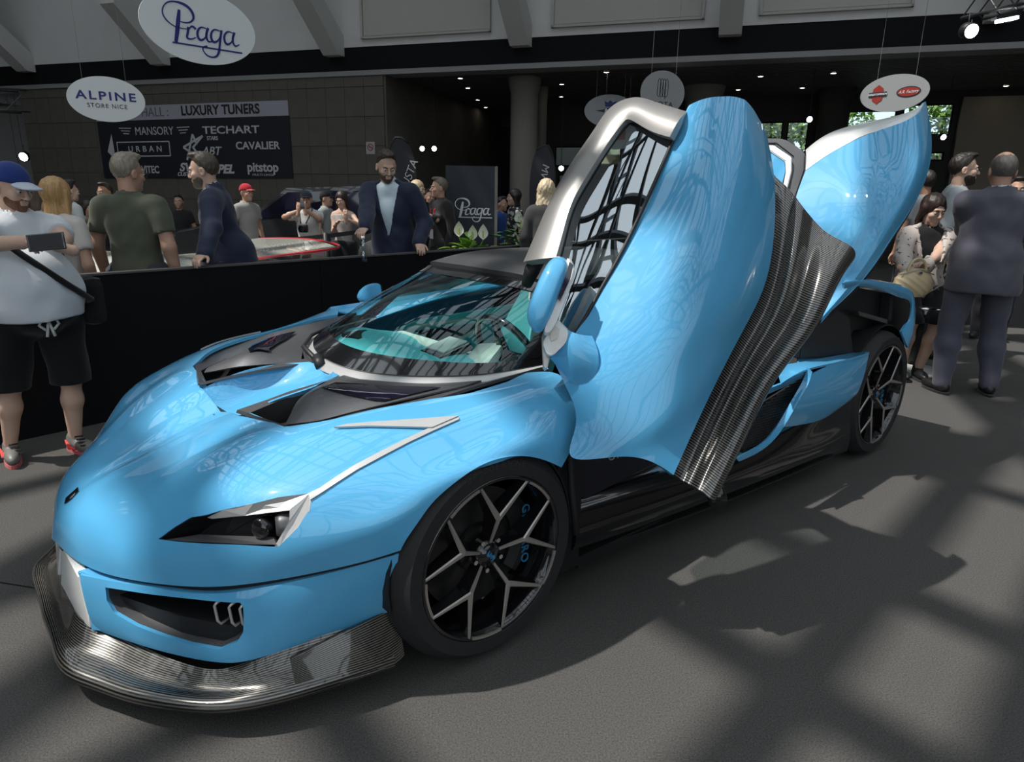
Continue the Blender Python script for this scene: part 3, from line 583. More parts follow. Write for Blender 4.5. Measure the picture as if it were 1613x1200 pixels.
# --- wheels
def wheel(name, u, v, R, tw, rr, s, steer=0.):
    """tyre, drum, rim ring, five forked spokes, hub cap, brake disc and caliper; the outer face looks towards +v"""
    L = lambda x, y, z: (u+x, s*(v+y), R+z)
    def put(b): 
        for q in b.verts: q.co = Vector(L(*q.co))
        if s < 0: bmesh.ops.reverse_faces(b, faces=b.faces)
        return b
    n = 72; h = tw; b = bmesh.new()
    prof = [(rr-.004,-.008),(rr+.006,.004),(rr+(R-rr)*.55,.006),(R-.022,-.010),(R-.006,-.032),(R,-.055)]
    for k in range(4): y = -.055-(h-.11)*(k+.5)/4; prof += [(R,y+.02),(R-.006,y+.016),(R-.006,y+.010),(R,y+.006)]
    prof += [(R,-h+.055),(R-.008,-h+.03),(R-.03,-h+.01),(rr,-h)]
    lathe(b, prof, n, 'Y'); bmesh.ops.reverse_faces(b, faces=b.faces) if False else None
    bmesh.ops.recalc_face_normals(b, faces=b.faces)
    w = bm_obj(name, put(b), RUBBER, car, True); auto_smooth(w, 30); 
    b = bmesh.new(); lathe(b, [(rr+.004,-.002),(rr+.003,.003),(rr-.006,.004),(rr-.008,-.002),(rr-.014,-.012),(rr-.022,-.03),(rr-.03,-.12),(rr-.05,-.2),(rr-.03,-h+.01),(rr,-h)], n, 'Y'); bmesh.ops.recalc_face_normals(b, faces=b.faces)
    bmesh.ops.reverse_faces(b, faces=b.faces); bm_obj('rim_barrel', put(b), PIANO, w, True)
    for k in range(5):  # machined arcs of the rim edge, between the forks
        a0 = math.radians(90+72*k+steer+23); a1 = math.radians(90+72*k+steer+49) ; b = bmesh.new(); N = 10; ring = []
        for i in range(N+1):
            a = a0+(a1-a0)*i/N; ring.append([b.verts.new((r*math.cos(a), y, r*math.sin(a))) for r, y in ((rr-.004,.002),(rr-.004,.007),(rr-.012,.006),(rr-.012,.0))])
        for p, q in zip(ring, ring[1:]):
            for j in range(4): b.faces.new((p[j], p[(j+1) % 4], q[(j+1) % 4], q[j]))
        b.faces.new(ring[0]); b.faces.new(ring[-1][::-1]); bmesh.ops.recalc_face_normals(b, faces=b.faces); bm_obj('rim_arc', put(b), RIMG, w)
    for k in range(5):
        a = math.radians(90+72*k+steer); er = Vector((math.cos(a), 0, math.sin(a))); et = Vector((-math.sin(a), 0, math.cos(a))); ey = Vector((0, 1, 0))
        def pt(r, t, y): return er*r+et*t+ey*y
        J = rr*.50
        def arm(b, p0, w0, p1, w1, d0, d1):
            d = (p1-p0).normalized(); sd = d.cross(ey).normalized(); q = []
            for p, ww, dd in ((p0, w0, d0), (p1, w1, d1)): q.append([b.verts.new(p+sd*ww*.55), b.verts.new(p-sd*ww*.55), b.verts.new(p-sd*ww-ey*dd), b.verts.new(p+sd*ww-ey*dd)])
            for j in range(4): b.faces.new((q[0][j], q[0][(j+1) % 4], q[1][(j+1) % 4], q[1][j]))
            b.faces.new(q[0][::-1]); b.faces.new(q[1])
        tips = [(math.radians(21)), -math.radians(21)]
        for nm, mt, sc, dy in (('spoke', PIANO, 1., -.004), ('spoke_face', RIMG, .62, .0)):
            b = bmesh.new(); j0 = pt(J, 0, -.004+dy); 
            arm(b, pt(.040, 0, -.030+dy), .009*sc+.001, j0, .019*sc, .02 if sc < 1 else .035, .02 if sc < 1 else .05)
            for tn in tips: arm(b, j0+er*-.004, .017*sc, pt((rr-.006)*math.cos(tn), (rr-.006)*math.sin(tn), .003+dy), .0075*sc, .004 if sc < 1 else .05, .004 if sc < 1 else .03)
            bmesh.ops.recalc_face_normals(b, faces=b.faces); bm_obj(nm, put(b), mt, w)
    b = bmesh.new(); rg = lathe(b, [(.050,-.07),(.047,-.040),(.036,-.032),(.030,-.030),(.028,-.026),(0.001,-.025)], 28, 'Y'); bmesh.ops.recalc_face_normals(b, faces=b.faces); bm_obj('hub_cap', put(b), PIANO, w, True)
    b = bmesh.new()
    for t in (1, -1): # the maker's mark: two facing hooks
        pts = [(.004*t,.020*t),(.016*t,.012*t),(.016*t,.004*t),(.002*t,-.004*t),(.002*t,-.011*t),(-.006*t,-.006*t),(-.006*t,.002*t),(.008*t,.008*t)]
        f = b.faces.new([b.verts.new((x, -.022, z)) for x, z in pts]); 
    bmesh.ops.recalc_face_normals(b, faces=b.faces); e_ = bm_obj('hub_emblem', put(b), NAVYL, w); solid(e_, .002, 0)
    for k in range(5):
        a = math.radians(54+72*k+steer); b = bmesh.new(); tube(b, [(.052*math.cos(a), -.06, .052*math.sin(a)), (.052*math.cos(a), -.03, .052*math.sin(a))], .008, 6); bm_obj('wheel_nut', put(b), CHROME, w)
    b = bmesh.new(); rd = rr*.76; lathe(b, [(.08,-.10),(rd,-.10),(rd,-.13),(.08,-.13)], 48, 'Y'); lathe(b, [(.0801,-.098),(.075,-.085),(.0,-.085)], 24, 'Y'); bmesh.ops.recalc_face_normals(b, faces=b.faces); bm_obj('brake_disc', put(b), mat('ceramic_disc', (.05,.05,.05), .35, .7) if 'ceramic_disc' not in MATS else MATS['ceramic_disc'], w)
    b = bmesh.new(); N = 10; q = []
    for i in range(N+1):
        a = math.radians(-42+84*i/N) + (math.pi if False else math.pi); e = .012*math.sin(math.pi*i/N); q.append([b.verts.new((r*math.cos(a), y, r*math.sin(a))) for r, y in ((rd+.008+e,-.085),(rd+.008+e,-.15),(rd-.062,-.15),(rd-.062-e*.3,-.085),(rd-.03,-.07))])
    for p, r_ in zip(q, q[1:]):
        for j in range(5): b.faces.new((p[j], p[(j+1) % 5], r_[(j+1) % 5], r_[j]))
    b.faces.new(q[0]); b.faces.new(q[-1][::-1]); bmesh.ops.recalc_face_normals(b, faces=b.faces); bm_obj('brake_caliper', put(b), DARK, w)
    if s > 0:
        text_obj('caliper_lettering', 'GIAMARO', .044, NAVYL, w, L(-rd+.022, -.066, 0), Matrix.Rotation(math.pi, 3, 'Z') @ Matrix.Rotation(math.pi/2, 3, 'X') @ Matrix.Rotation(-math.pi/2, 3, 'Z'), .002, space=1.1)
        # raised lettering on the tyre wall
        word = 'BRIDGESTONE'; 
        for i, ch in enumerate(word):
            a = math.radians(90-(-30+i*3.7)-10+0); a = math.radians(90+20-i*3.9) if False else math.radians(70+i*3.9)
            rt = rr+(R-rr)*.52; X = Vector((-math.sin(a)*-1, 0, -math.cos(a)*-1))
            Rm = Matrix.Rotation(math.pi, 3, 'Z') @ Matrix.Rotation(math.pi/2, 3, 'X') @ Matrix.Rotation(-(a-math.pi/2)*-1*-1, 3, 'Z')
            text_obj('tyre_letter', ch, .026, MATS.get('tyre_print') or mat('tyre_print', (.035,.035,.036), .6), w, L(math.cos(a)*rt, .006, math.sin(a)*rt), Rm, .001)
    return w
wheel('front_wheel', 0, .966, .345, .25, .262, 1, 8)
wheel('front_wheel', 0, .966, .345, .25, .262, -1, 5)
wheel('rear_wheel', -2.805, .965, .362, .345, .287, 1, -8)
wheel('rear_wheel', -2.805, .965, .362, .345, .287, -1, 30)
for s in (1, -1):  # arch liners
    for u0, R0, r0 in ((0, .352, .345), (-2.805, .40, .362)):
        b = bmesh.new(); N = 20; q = []
        for i in range(N+1):
            a = math.radians(-10+200*i/N); q.append([b.verts.new((u0+(R0+.0)*math.cos(a), s*y, r0+R0*math.sin(a)*.99)) for y in (.56, .93)])
        for p, r_ in zip(q, q[1:]): b.faces.new((p[0], p[1], r_[1], r_[0]))
        o = bm_obj('arch_liner', b, DARK, car, True); solid(o, .006, 0)

# --- cabin: windshield band, glass, roof, dash and seats
CW = lambda c: np.concatenate([np.array(c)[:0:-1]*A(1,-1,1), np.array(c)])
base = CW([(.035,0,.770),(.02,.18,.775),(-.03,.33,.783),(-.12,.465,.792),(-.28,.57,.80),(-.50,.625,.815)])
top = CW([(-.60,0,1.095),(-.605,.10,1.094),(-.615,.20,1.092),(-.635,.30,1.088),(-.67,.40,1.075),(-.73,.47,1.05)])
mid = CW([(-.25,0,.955),(-.26,.145,.955),(-.295,.285,.95),(-.36,.425,.938),(-.47,.53,.92),(-.62,.575,.93)])
WS = fine(np.array([base, mid, top]), 40, 60)
def wsband(name, t0, t1, m, off=.0, parent=car, c0=0, c1=60, th=.006):
    i0, i1 = int(t0*39), int(t1*39)+1; return grid_obj(name, WS[i0:i1, c0:c1][::-1]+A(0,0,off), m, parent, th)
ws = wsband('windshield', .12, .93, PANE, th=.004)
wsband('windshield_lower_band', 0, .13, PIANO, .001); hdr = wsband('windshield_header', .92, 1, PIANO, .001)
wsband('pillar', .08, .94, PIANO, .001, c0=0, c1=5); wsband('pillar', .08, .94, PIANO, .001, c0=55, c1=60)
# teal pillar lining inside
# silver cowl strip in front of the glass
bo = spline(base*A(1,1.0,1), 60); bo2 = bo+np.stack([np.where(np.abs(bo[:,1])<9,.045,0)*(1-np.abs(bo[:,1])/.9), np.sign(bo[:,1])*.05*np.minimum(1,np.abs(bo[:,1])/.3), -.01-.0*bo[:,1]],1)
grid_obj('cowl_strip', np.array([bo2-A(0,0,.014), bo2*.5+bo*.5, bo+A(0,0,.001)]), SILVER, car, .006)
# wiper
b = bmesh.new(); tube(b, [(.06,-.10,.765),(.03,-.30,.785),(-.07,-.44,.80),(-.20,-.52,.815),(-.36,-.575,.85)], [.012,.010,.008,.007,.005], 8); tube(b, [(.07,-.05,.755),(.05,-.12,.775)], .022, 8); bm_obj('wiper', b, DARK, car, True)
roofg = np.array([CW([(-.60,0,1.10),(-.61,.2,1.097),(-.64,.32,1.09),(-.72,.44,1.06)]),
  CW([(-.80,0,1.135),(-.80,.2,1.13),(-.82,.33,1.12),(-.86,.46,1.085)]), CW([(-1.1,0,1.15),(-1.1,.2,1.145),(-1.1,.34,1.13),(-1.1,.48,1.09)]), CW([(-1.45,0,1.145),(-1.45,.2,1.14),(-1.45,.32,1.12),(-1.45,.42,1.08)])])
RG = fine(roofg, 30, 40); roof = grid_obj('roof', RG[::-1], CHAR, car, .02); B_RF = bvh(roof)
roofp = RG[6:26, 10:31]; rp = grid_obj('roof_panel', roofp[::-1]+A(0,0,.004), SILVER, roof, .006)
# dashboard, tunnel, screens, steering wheel
dash = np.array([CW([(-.02,0,.755),(-.04,.2,.757),(-.12,.40,.76),(-.22,.50,.765)]), CW([(-.16,0,.80),(-.18,.2,.80),(-.22,.40,.79),(-.30,.55,.785)]), CW([(-.36,0,.80),(-.38,.2,.815),(-.38,.40,.80),(-.40,.60,.78)]), CW([(-.46,0,.74),(-.47,.2,.76),(-.47,.4,.75),(-.47,.62,.74)]), CW([(-.44,0,.55),(-.44,.2,.55),(-.44,.4,.55),(-.44,.62,.55)])])
dash[:, :, 2] -= .012; DG = fine(dash, 30, 44); dsh = grid_obj('dashboard', DG[::-1], TEAL, car, .008); B_D = bvh(dsh)
for s_ in (-1,): 
    b = bmesh.new(); bx(b, (-.26,-.33,.792), (.12,.16,.02)); bx(b, (-.30, .02, .80), (.02, .5, .004)); bm_obj('dash_vent', b, DARK, dsh)
b = bmesh.new(); bx(b, (-.34,.22,.815), (.16,.15,.035), Matrix.Rotation(.25,3,'Y'), .01); bm_obj('binnacle', b, PIANO, dsh)
b = bmesh.new(); bx(b, (-.345,.22,.838), (.12,.12,.008), Matrix.Rotation(.25,3,'Y'), .003); bm_obj('binnacle_lid', b, CREAM, dsh)
b = bmesh.new(); bx(b, (-.42,.36,.80), (.20,.12,.04), Matrix.Rotation(.3,3,'Y') @ Matrix.Rotation(.5,3,'Z'), .012); bm_obj('dash_pad', b, CREAM, dsh)
b = bmesh.new(); bx(b, (-.42,.0,.775), (.14,.7,.03), None, .01); bm_obj('dash_trim', b, CREAM, dsh)
b = bmesh.new(); cst = Vector((-.55,.36,.80)); axs = Vector((-.88,0,.47)); e1 = Vector((0,1,0)); e2 = axs.cross(e1)
tube(b, [cst+(e1*math.cos(a)+e2*math.sin(a))*.175 for a in np.linspace(0, 2*math.pi, 41)], .014, 8, False)
for a in (0, math.pi, -math.pi/2): tube(b, [cst-axs*.02, cst+(e1*math.cos(a)+e2*math.sin(a))*.175], [.03,.012], 6)
bm_obj('steering_wheel', b, PIANO, car, True)
for sy in (.36, -.36):   # seats
    sq = np.array([[(-.75,-.22,.34),(-.75,-.12,.30),(-.75,.12,.30),(-.75,.22,.34)],[(-.95,-.23,.30),(-.95,-.12,.26),(-.95,.12,.26),(-.95,.23,.30)],[(-1.15,-.23,.32),(-1.17,-.12,.27),(-1.17,.12,.27),(-1.15,.23,.32)],[(-1.28,-.24,.55),(-1.33,-.12,.55),(-1.33,.12,.55),(-1.28,.24,.55)],[(-1.40,-.2,.80),(-1.44,-.1,.82),(-1.44,.1,.82),(-1.40,.2,.80)],[(-1.45,-.12,.98),(-1.46,-.06,1.0),(-1.46,.06,1.0),(-1.45,.12,.98)]])+A(0,sy,0)
    st = grid_obj('seat', fine(sq, 26, 14)[::-1], TEAL, car, .07)
    b = bmesh.new(); bx(b, (-1.38, sy, .90), (.05,.14,.12), Matrix.Rotation(-.25,3,'Y'), .02); bm_obj('head_pad', b, CREAM, st)
# far door: inner card seen through the glass, pane, outer skin, mirror
fd = grid_obj('far_door', np.array([[(-.36,-.84,.83),(-.34,-.95,.765),(-.33,-.98,.62),(-.4,-.97,.3)],[(-.9,-.82,.86),(-.9,-.95,.78),(-.9,-.98,.6),(-.9,-.95,.3)],[(-1.5,-.78,.90),(-1.5,-.93,.80),(-1.5,-.96,.6),(-1.5,-.94,.3)]]), BLUE, car, .02)
cg_ = np.array([[at(*q, v=-.70) for q in r_] for r_ in ([(606,528),(640,507),(720,491),(770,483),(822,474)],[(612,536),(650,525),(720,515),(765,510),(812,505)],[(620,546),(660,548),(710,550),(755,552),(800,552)])]); cg_[0, :, 1] += .03
cd = grid_obj('door_card', fine(cg_, 16, 24), TEAL, fd, .01)
b = bmesh.new(); tube(b, [tuple(at(*q, v=-.68)) for q in [(640,516),(700,508),(757,500),(766,502),(757,515),(740,526),(718,538)]], .013, 8); bm_obj('door_pull', b, CREAM, fd, True)
prism('card_recess', [at(*q, v=-.688) for q in [(652,521),(700,515),(755,507),(748,515),(732,525),(712,536),(680,534)]], (0,.004,0), PIANO, fd)
grid_obj('window_pane', fine(np.array([[(-.50,-.63,.81),(-.60,-.60,.93),(-.74,-.47,1.05)],[(-.95,-.68,.87),(-1.0,-.62,.98),(-1.0,-.50,1.085)],[(-1.45,-.64,.92),(-1.45,-.56,1.0),(-1.45,-.46,1.07)]]), 16, 10), SPANE, fd, .004)
grid_obj('door_shoulder', fine(np.array([[(-.36,-.84,.83),(-.40,-.70,.83),(-.50,-.64,.80)],[(-.9,-.82,.86),(-.9,-.76,.87),(-.95,-.68,.87)],[(-1.5,-.78,.90),(-1.5,-.7,.915),(-1.45,-.64,.92)]]), 14, 8), BLUE, fd, .008)
# ================================================================== raised near door, mirrors, raised rear cover, rear quarter
def plane_at(P, n):
    P = A(*P); n = A(*n)/np.linalg.norm(n); c = A(*CAMC)
    def f(px, py, d=0.):
        r = A(*cray(px, py)); t = ((P+n*d-c)@n)/(r@n); return c+r*t
    return f, n
DP, DN = plane_at((-.25,.88,.92), (.576,.707,.41))
def pxgrid(rows, offs, f): return np.array([[f(p[0], p[1], o) for p, o in zip(r, of)] for r, of in zip(rows, offs)])
dr = [[(1085,166),(1105,157),(1135,152),(1165,158),(1192,182),(1208,213)],
 [(1059,221),(1085,225),(1125,230),(1165,240),(1198,262),(1220,285)],
 [(1015,325),(1050,335),(1095,345),(1140,358),(1185,372),(1217,389)],
 [(960,432),(1000,448),(1050,465),(1108,478),(1160,478),(1197,468)],
 [(925,497),(962,530),(1010,555),(1062,568),(1115,562),(1159,542)],
 [(893,540),(925,590),(957,625),(1005,655),(1062,660),(1109,642)],
 [(868,560),(893,612),(907,668),(900,719),(985,719),(1061,748)]]
do = [[-.06,-.01,.03,.03,-.02,-.09],[-.03,.03,.09,.09,.03,-.07],[-.02,.05,.11,.13,.06,-.05],[-.01,.05,.11,.13,.07,-.04],[-.01,.05,.09,.10,.06,-.03],[0,.03,.05,.06,.05,-.02],[0,0,.0,.01,.03,0]]
DGr = fine(pxgrid(dr, do, DP), 72, 72)
def pleat(G, n, c0, c1, r0, r1, h, w):   # a pressed crease running along a panel
    R, C = G.shape[:2]; rr, cc = np.meshgrid(np.linspace(0, 1, R), np.linspace(0, 1, C), indexing='ij'); t = (rr-r0)/(r1-r0); c = c0+(c1-c0)*t; e = np.clip(np.minimum(t+.15, 1.1-t)*4, 0, 1); return G+(h*e*np.clip(1-np.abs(cc-c)/w, 0, 1))[..., None]*n
DGr = pleat(DGr, DN, .60, .40, -.05, .55, .016, .20)
door = grid_obj('door_skin', DGr[::-1], BLUE, car, .02, -1 if False else -1); B_DR = bvh(door)
cr = [[(1218,275),(1245,300),(1262,322),(1285,350),(1312,372),(1338,386),(1345,410)],
 [(1216,389),(1232,398),(1248,410),(1268,424),(1288,434),(1308,442),(1318,452)],
 [(1197,468),(1212,478),(1226,486),(1245,497),(1262,505),(1279,510),(1287,512)],
 [(1159,542),(1172,554),(1183,563),(1197,573),(1209,581),(1220,588),(1226,594)],
 [(1109,642),(1122,652),(1133,660),(1147,668),(1158,675),(1170,682),(1176,688)],
 [(1061,748),(1075,757),(1086,763),(1098,770),(1108,776),(1120,786),(1130,782)]]
co = [[-.09,-.10,-.07,-.09,-.05,-.04,-.12]]+[[-.05,-.075,-.02,-.05,.0,.01,-.06]]*4+[[-.01,-.02,.0,-.01,.0,.0,-.05]]
cg = fine(pxgrid(cr, co, DP), 60, 42); carb = grid_obj('sill_panel', np.ascontiguousarray(cg[::-1]), CARB, door, .012)
# round foot of the sill and the door's inner shell
b = bmesh.new(); e0, e1_ = Vector(DP(1131,788,-.05)), Vector(DP(1122,760,-.12)); tube(b, [e0, e1_], [.03,.03], 16); bm_obj('sill_foot', b, CARB, door, True)
inner = DGr[::3, ::3]-DN*.07; grid_obj('inner_shell', inner*1., DARK, door, .01)
ci = cg[::4, ::4]-DN*.05; grid_obj('inner_sill', ci*1., DARK, door, .01)
fo = [(836,418),(855,373),(883,310),(915,256),(947,209),(972,177),(997,167),(1023,172),(1078,190)]
fi = [(880,412),(889,378),(903,329),(922,293),(946,254),(970,218),(991,194),(1020,205),(1062,222)]
fd_ = [-.26,-.23,-.20,-.17,-.15,-.13,-.11,-.09,-.04]
pa_, pb_, pc_ = DP(1060,221,-.01), DP(893,545,-.02), DP(930,283,-.17); wn_ = np.cross(pb_-pa_, pc_-pa_); wn_ *= np.sign(wn_@DN); WF, WN = plane_at(pa_, wn_)   # the flat plane of the side glass
fr = np.array([[WF(*o, -.07) for o in fo], [WF(o[0]*.6+i[0]*.4, o[1]*.6+i[1]*.4, .012) for o, i in zip(fo, fi)], [WF(*i, .006) for i in fi]])
FM = mat('warm_grey_satin', (.30,.285,.27), .38, .45)
frame = grid_obj('window_frame', fine(fr, 12, 70), FM, door, .03); 
gi_ = [(862,490),(868,455),(880,412),(889,378),(903,329),(922,293),(946,254),(970,218),(991,194)]; gd = [-.27,-.27,-.26,-.23,-.20,-.17,-.15,-.13,-.11]
be = [(893,545),(903,530),(914,513),(925,495),(945,458),(968,418),(1000,355),(1030,290),(1060,221)]; bd = [-.02]*9
gp = np.array([[WF(*p, -.004) for p in gi_], [WF((p[0]+q[0])/2, (p[1]+q[1])/2, .004) for p, q in zip(gi_, be)], [WF(*q, -.004) for q in be]])
GP = fine(gp, 20, 50); pane = grid_obj('window_pane', GP, SPANE, door, .004)
for i in (0,): 
    b = bmesh.new(); tube(b, [Vector(p)+Vector(DN)*.004 for p in GP[-1]], .007, 6); bm_obj('window_seal', b, DARK, door, True)
    b = bmesh.new(); tube(b, [Vector(p)+Vector(DN)*.004 for p in GP[0][10:]]+[Vector(p)+Vector(DN)*.004 for p in GP[:, -1]], .007, 6); bm_obj('window_seal', b, DARK, door, True)
# hinge at the roof
b = bmesh.new(); hp0 = Vector(DP(838,425,-.30)); tube(b, [hp0+Vector((0,-.03,-.06)), hp0, hp0+Vector((-.05,0,.05))], [.02,.03,.02], 10); bm_obj('door_hinge', b, DARK, door, True)
# near mirror
def slab(name, poly, m, parent, d0, d1, bev=.008, f=DP, nn=DN): 
    return prism(name, [f(*p, d0) for p in poly], tuple(nn*(d1-d0)), m, parent, bev)
mh = [(876,402),(893,404),(903,412),(906,428),(900,452),(880,500),(862,528),(846,527),(836,520),(828,498),(832,478),(848,440),(862,414)]
mg = np.array([[DP(x*.9+867*.1, y*.9+465*.1, .15) for x, y in mh+mh[:1]], [DP(x*.97+867*.03, y*.97+465*.03, .13) for x, y in mh+mh[:1]], [DP(x, y, .08) for x, y in mh+mh[:1]], [DP(x, y, .03) for x, y in mh+mh[:1]]])
mir_ = pillow('door_mirror', [(876,402),(890,404),(897,412),(891,440),(868,500),(853,527),(838,523),(828,498),(834,475),(850,436),(863,412)], DP, BLUE, car, [(.5,-.01),(.9,0),(1,.02),(1,.08),(.95,.105),(.8,.12),(.4,.128)])
pillow('mirror_rim', [(890,403),(902,408),(907,428),(900,452),(880,502),(864,531),(852,529),(866,500),(888,440),(894,412)], DP, WHITE, mir_, [(.6,.0),(.97,.01),(1,.03),(1,.085),(.93,.10)])
slab('mirror_glass', [(897,413),(903,418),(898,440),(882,475),(878,470),(889,440)], DGLASS, mir_, .112, .116, .0)
brk = pillow('mirror_bracket', [(879,503),(898,521),(893,540),(871,562),(860,560),(853,540),(862,525)], DP, WHITE, mir_, [(.9,.0),(1,.02),(1,.055),(.92,.07)])
slab('bracket_window', [(873,513),(882,518),(878,533),(868,538),(866,527)], CREAM, mir_, .071, .074, .0)
ar = np.array([[DP(893,518,.05),DP(905,527,.06),DP(930,532,.03)],[DP(889,533,.05),DP(905,548,.065),DP(940,560,.045)],[DP(880,552,.03),DP(900,572,.045),DP(935,592,.03)],[DP(870,563,.0),DP(890,585,.01),DP(912,612,.0)]])
grid_obj('mirror_arm', fine(ar, 20, 20), BLUE, mir_, .01)
slab('corner_pillar', [(853,530),(862,527),(868,556),(860,585),(855,583)], SILVER, door, -.05, .0, .003)
# far mirror on its pierced white stalk
MF, MN = plane_at((-.66,-.95,.87), (.97,.2,.1)); fm = pillow('door_mirror', [(561,468),(566,457),(576,449),(590,445),(600,447),(602,460),(601,474),(585,477),(567,477)], MF, BLUE, car, [(.6,-.12),(.9,-.10),(1,-.06),(1,-.02),(.93,0),(.6,.008)])
prism('mirror_stalk', [MF(*q, -.01) for q in [(567,476),(590,476),(585,494),(583,499),(561,499)]], (-.04,0,0), WHITE, fm)
prism('stalk_window', [MF(*q, -.008) for q in [(572,486),(579,486),(579,492),(572,492)]], (-.012,0,0), DARK, fm)
# --- raised rear cover
QP, QN = plane_at((-2.11,.9,.9), (.49,.286,.339))
qr = [[(1269,268),(1302,245),(1337,225),(1376,208),(1430,193),(1458,160)],
 [(1260,292),(1300,280),(1340,265),(1385,250),(1437,235),(1466,200)],
 [(1253,318),(1300,320),(1345,312),(1392,300),(1435,285),(1464,262)],
 [(1255,345),(1300,355),(1345,352),(1385,345),(1415,335),(1440,322)],
 [(1260,385),(1300,395),(1335,395),(1365,390),(1388,382),(1408,371)],
 [(1255,440),(1285,450),(1310,450),(1330,447),(1348,442),(1364,435)],
 [(1260,505),(1268,510),(1275,512),(1282,512),(1287,510),(1292,505)]]
qo = [[0,.02,.04,.05,.03,-.10],[0,.04,.07,.08,.05,-.10],[0,.05,.10,.11,.06,-.06],[0,.05,.09,.10,.06,-.03],[0,.04,.06,.07,.04,0],[0,.01,.02,.02,.01,0],[0,0,0,0,0,0]]
QG = fine(pxgrid(qr, qo, QP), 60, 60); QG = pleat(QG, QN, .80, .70, -.1, .95, .035, .22); QG = pleat(QG, QN, .52, .40, .22, .62, .018, .10); clam = grid_obj('rear_cover', QG[::-1], BLUE, car, .02)
wb = [[(1269,236),(1300,213),(1345,197),(1400,185),(1432,176),(1456,161)],[(1270,250),(1301,229),(1340,211),(1388,195),(1430,184),(1457,161)],[(1269,268),(1302,245),(1337,225),(1376,208),(1430,193),(1458,160)]]
WG = fine(pxgrid(wb, [[-.12,-.10,-.08,-.05,-.02,-.10],[-.02,0,.01,.02,.02,-.10],[.002,.022,.042,.052,.032,-.10]], QP), 12, 40); grid_obj('cover_edge', WG[::-1], WHITE, clam, .012)
grid_obj('inner_cover', (QG[::4, ::4]-QN*.06), DARK, clam, .01)
def qs(name, poly, m, par, d0, d1, bev=.006): return prism(name, [QP(*p, d0) for p in poly], tuple(QN*(d1-d0)), m, par, bev)
sc_ = qs('roof_scoop', [(1200,216),(1235,217),(1259,231),(1270,242),(1269,268),(1252,318),(1241,300),(1248,268),(1248,247),(1222,227),(1203,227)], CHAR, clam, -.12, -.26, .01)
qs('scoop_lip', [(1203,228),(1219,228),(1247,247),(1247,270),(1240,298),(1234,290),(1238,270),(1237,254),(1214,238),(1203,238)], WHITE, clam, -.10, -.15, .004)
qs('scoop_lining', [(1203,238),(1214,239),(1236,255),(1237,270),(1232,290),(1215,270),(1205,250)], BLUE, clam, -.11, -.14, .0)
# --- rear quarter, intake mesh, arch band
def vq(name, rows, vs, m, th=.012, n=(20, 20), par=None): 
    G = np.array([[at(*p, v=v) for p, v in zip(r, vr)] for r, vr in zip(rows, vs)]); return grid_obj(name, fine(G, *n), m, par or car, th)
quarter = vq('rear_quarter', [[(1277,590),(1300,578),(1330,567),(1357,560),(1369,554)],[(1262,618),(1285,612),(1315,606),(1345,598),(1362,588)],[(1248,645),(1272,642),(1305,638),(1335,630),(1351,618)],[(1230,673),(1255,670),(1290,662),(1318,646),(1341,628)]][::-1], [[1.0,1.01,1.01,1.0,.99]]*3+[[.975,.975,.975,.975,.975]] and [[.985,.985,.985,.98,.98],[1.005,1.01,1.01,1.0,.99],[1.005,1.01,1.01,1.0,.985],[.99,.99,.985,.98,.975]], BLUE, .012, (24, 24))
BBL = mat('sky_blue_edge', (.10,.47,.74), .2, 0, 1.)
vq('quarter_lip', [[(1270,578),(1268,590),(1250,625),(1218,680),(1200,700),(1160,722)],[(1279,586),(1276,598),(1258,632),(1228,682),(1207,704),(1164,727)]], [[.985]*6,[1.012,1.012,1.012,1.0,.99,.98]], BLUE, .012, (8, 40), quarter)
vq('quarter_top', [[(1225,575),(1250,572),(1300,563),(1357,553)],[(1232,603),(1262,585),(1310,572),(1369,555)]][::-1], [[.99,.99,.99,.985],[.93,.92,.91,.90]], BLUE, .01, (6, 20), quarter)
vq('quarter_flange', [[(1256,560),(1300,555),(1355,545)],[(1258,572),(1300,567),(1358,556)]][::-1], [[.90,.90,.90],[.86,.86,.86]], BLUE, .008, (4, 12), quarter)
vq('intake_cheek', [[(1180,622),(1235,603),(1268,588)],[(1180,632),(1230,612),(1262,596)]][::-1], [[.93,.94,.96],[.95,.96,.98]], BLUE, .008, (6, 12), quarter)
G = fine(np.array([[at(*p, v=.90) for p in r] for r in [[(1150,660),(1200,632),(1268,590)],[(1150,700),(1190,680),(1240,640)],[(1140,725),(1170,712),(1215,690)]]]), 12, 12)
grid_obj('intake_well', G, DARK, quarter, .01)
b = bmesh.new(); a0, a1, a2 = A(*at(1268,592,v=.915)), A(*at(1160,720,v=.915)), A(*at(1150,655,v=.915)); ex = (a1-a0); ex /= np.linalg.norm(ex); ez = np.cross(ex, A(0,1,0)); 
for i in range(0, 46):
    for j in range(-14, 15):
        c = a0+ex*(i*.0125)+ez*(j*.0145+(i % 2)*.0072); px_ok = (-.0 <= i)
        w_ = (c-a0)@ez
        if abs(w_) > .02+.13*(i/46.): continue
        q = [b.verts.new(tuple(c+ex*.006*math.cos(k*math.pi/3)+ez*.0066*math.sin(k*math.pi/3)+A(0,.004*(k % 2),0))) for k in range(6)]; b.faces.new(q)
g = bm_obj('intake_honeycomb', b, mat('honeycomb', (.05,.05,.052), .35, .3), quarter); g['kind'] = 'stuff'
band = vq('rear_fender', [[(1330,440),(1350,437),(1400,444),(1430,453),(1440,465),(1442,482),(1441,515),(1432,547)],[(1330,447),(1350,444),(1400,452),(1428,461),(1437,470),(1438,488),(1435,518),(1427,540)],[(1330,455),(1348,451),(1398,461),(1423,470),(1433,478),(1432,498),(1426,512),(1420,522)]][::-1], [[.97]*8,[.985]*8,[.93]*8], BLUE, .012, (12, 50))
mirrored(band); mirrored(quarter)
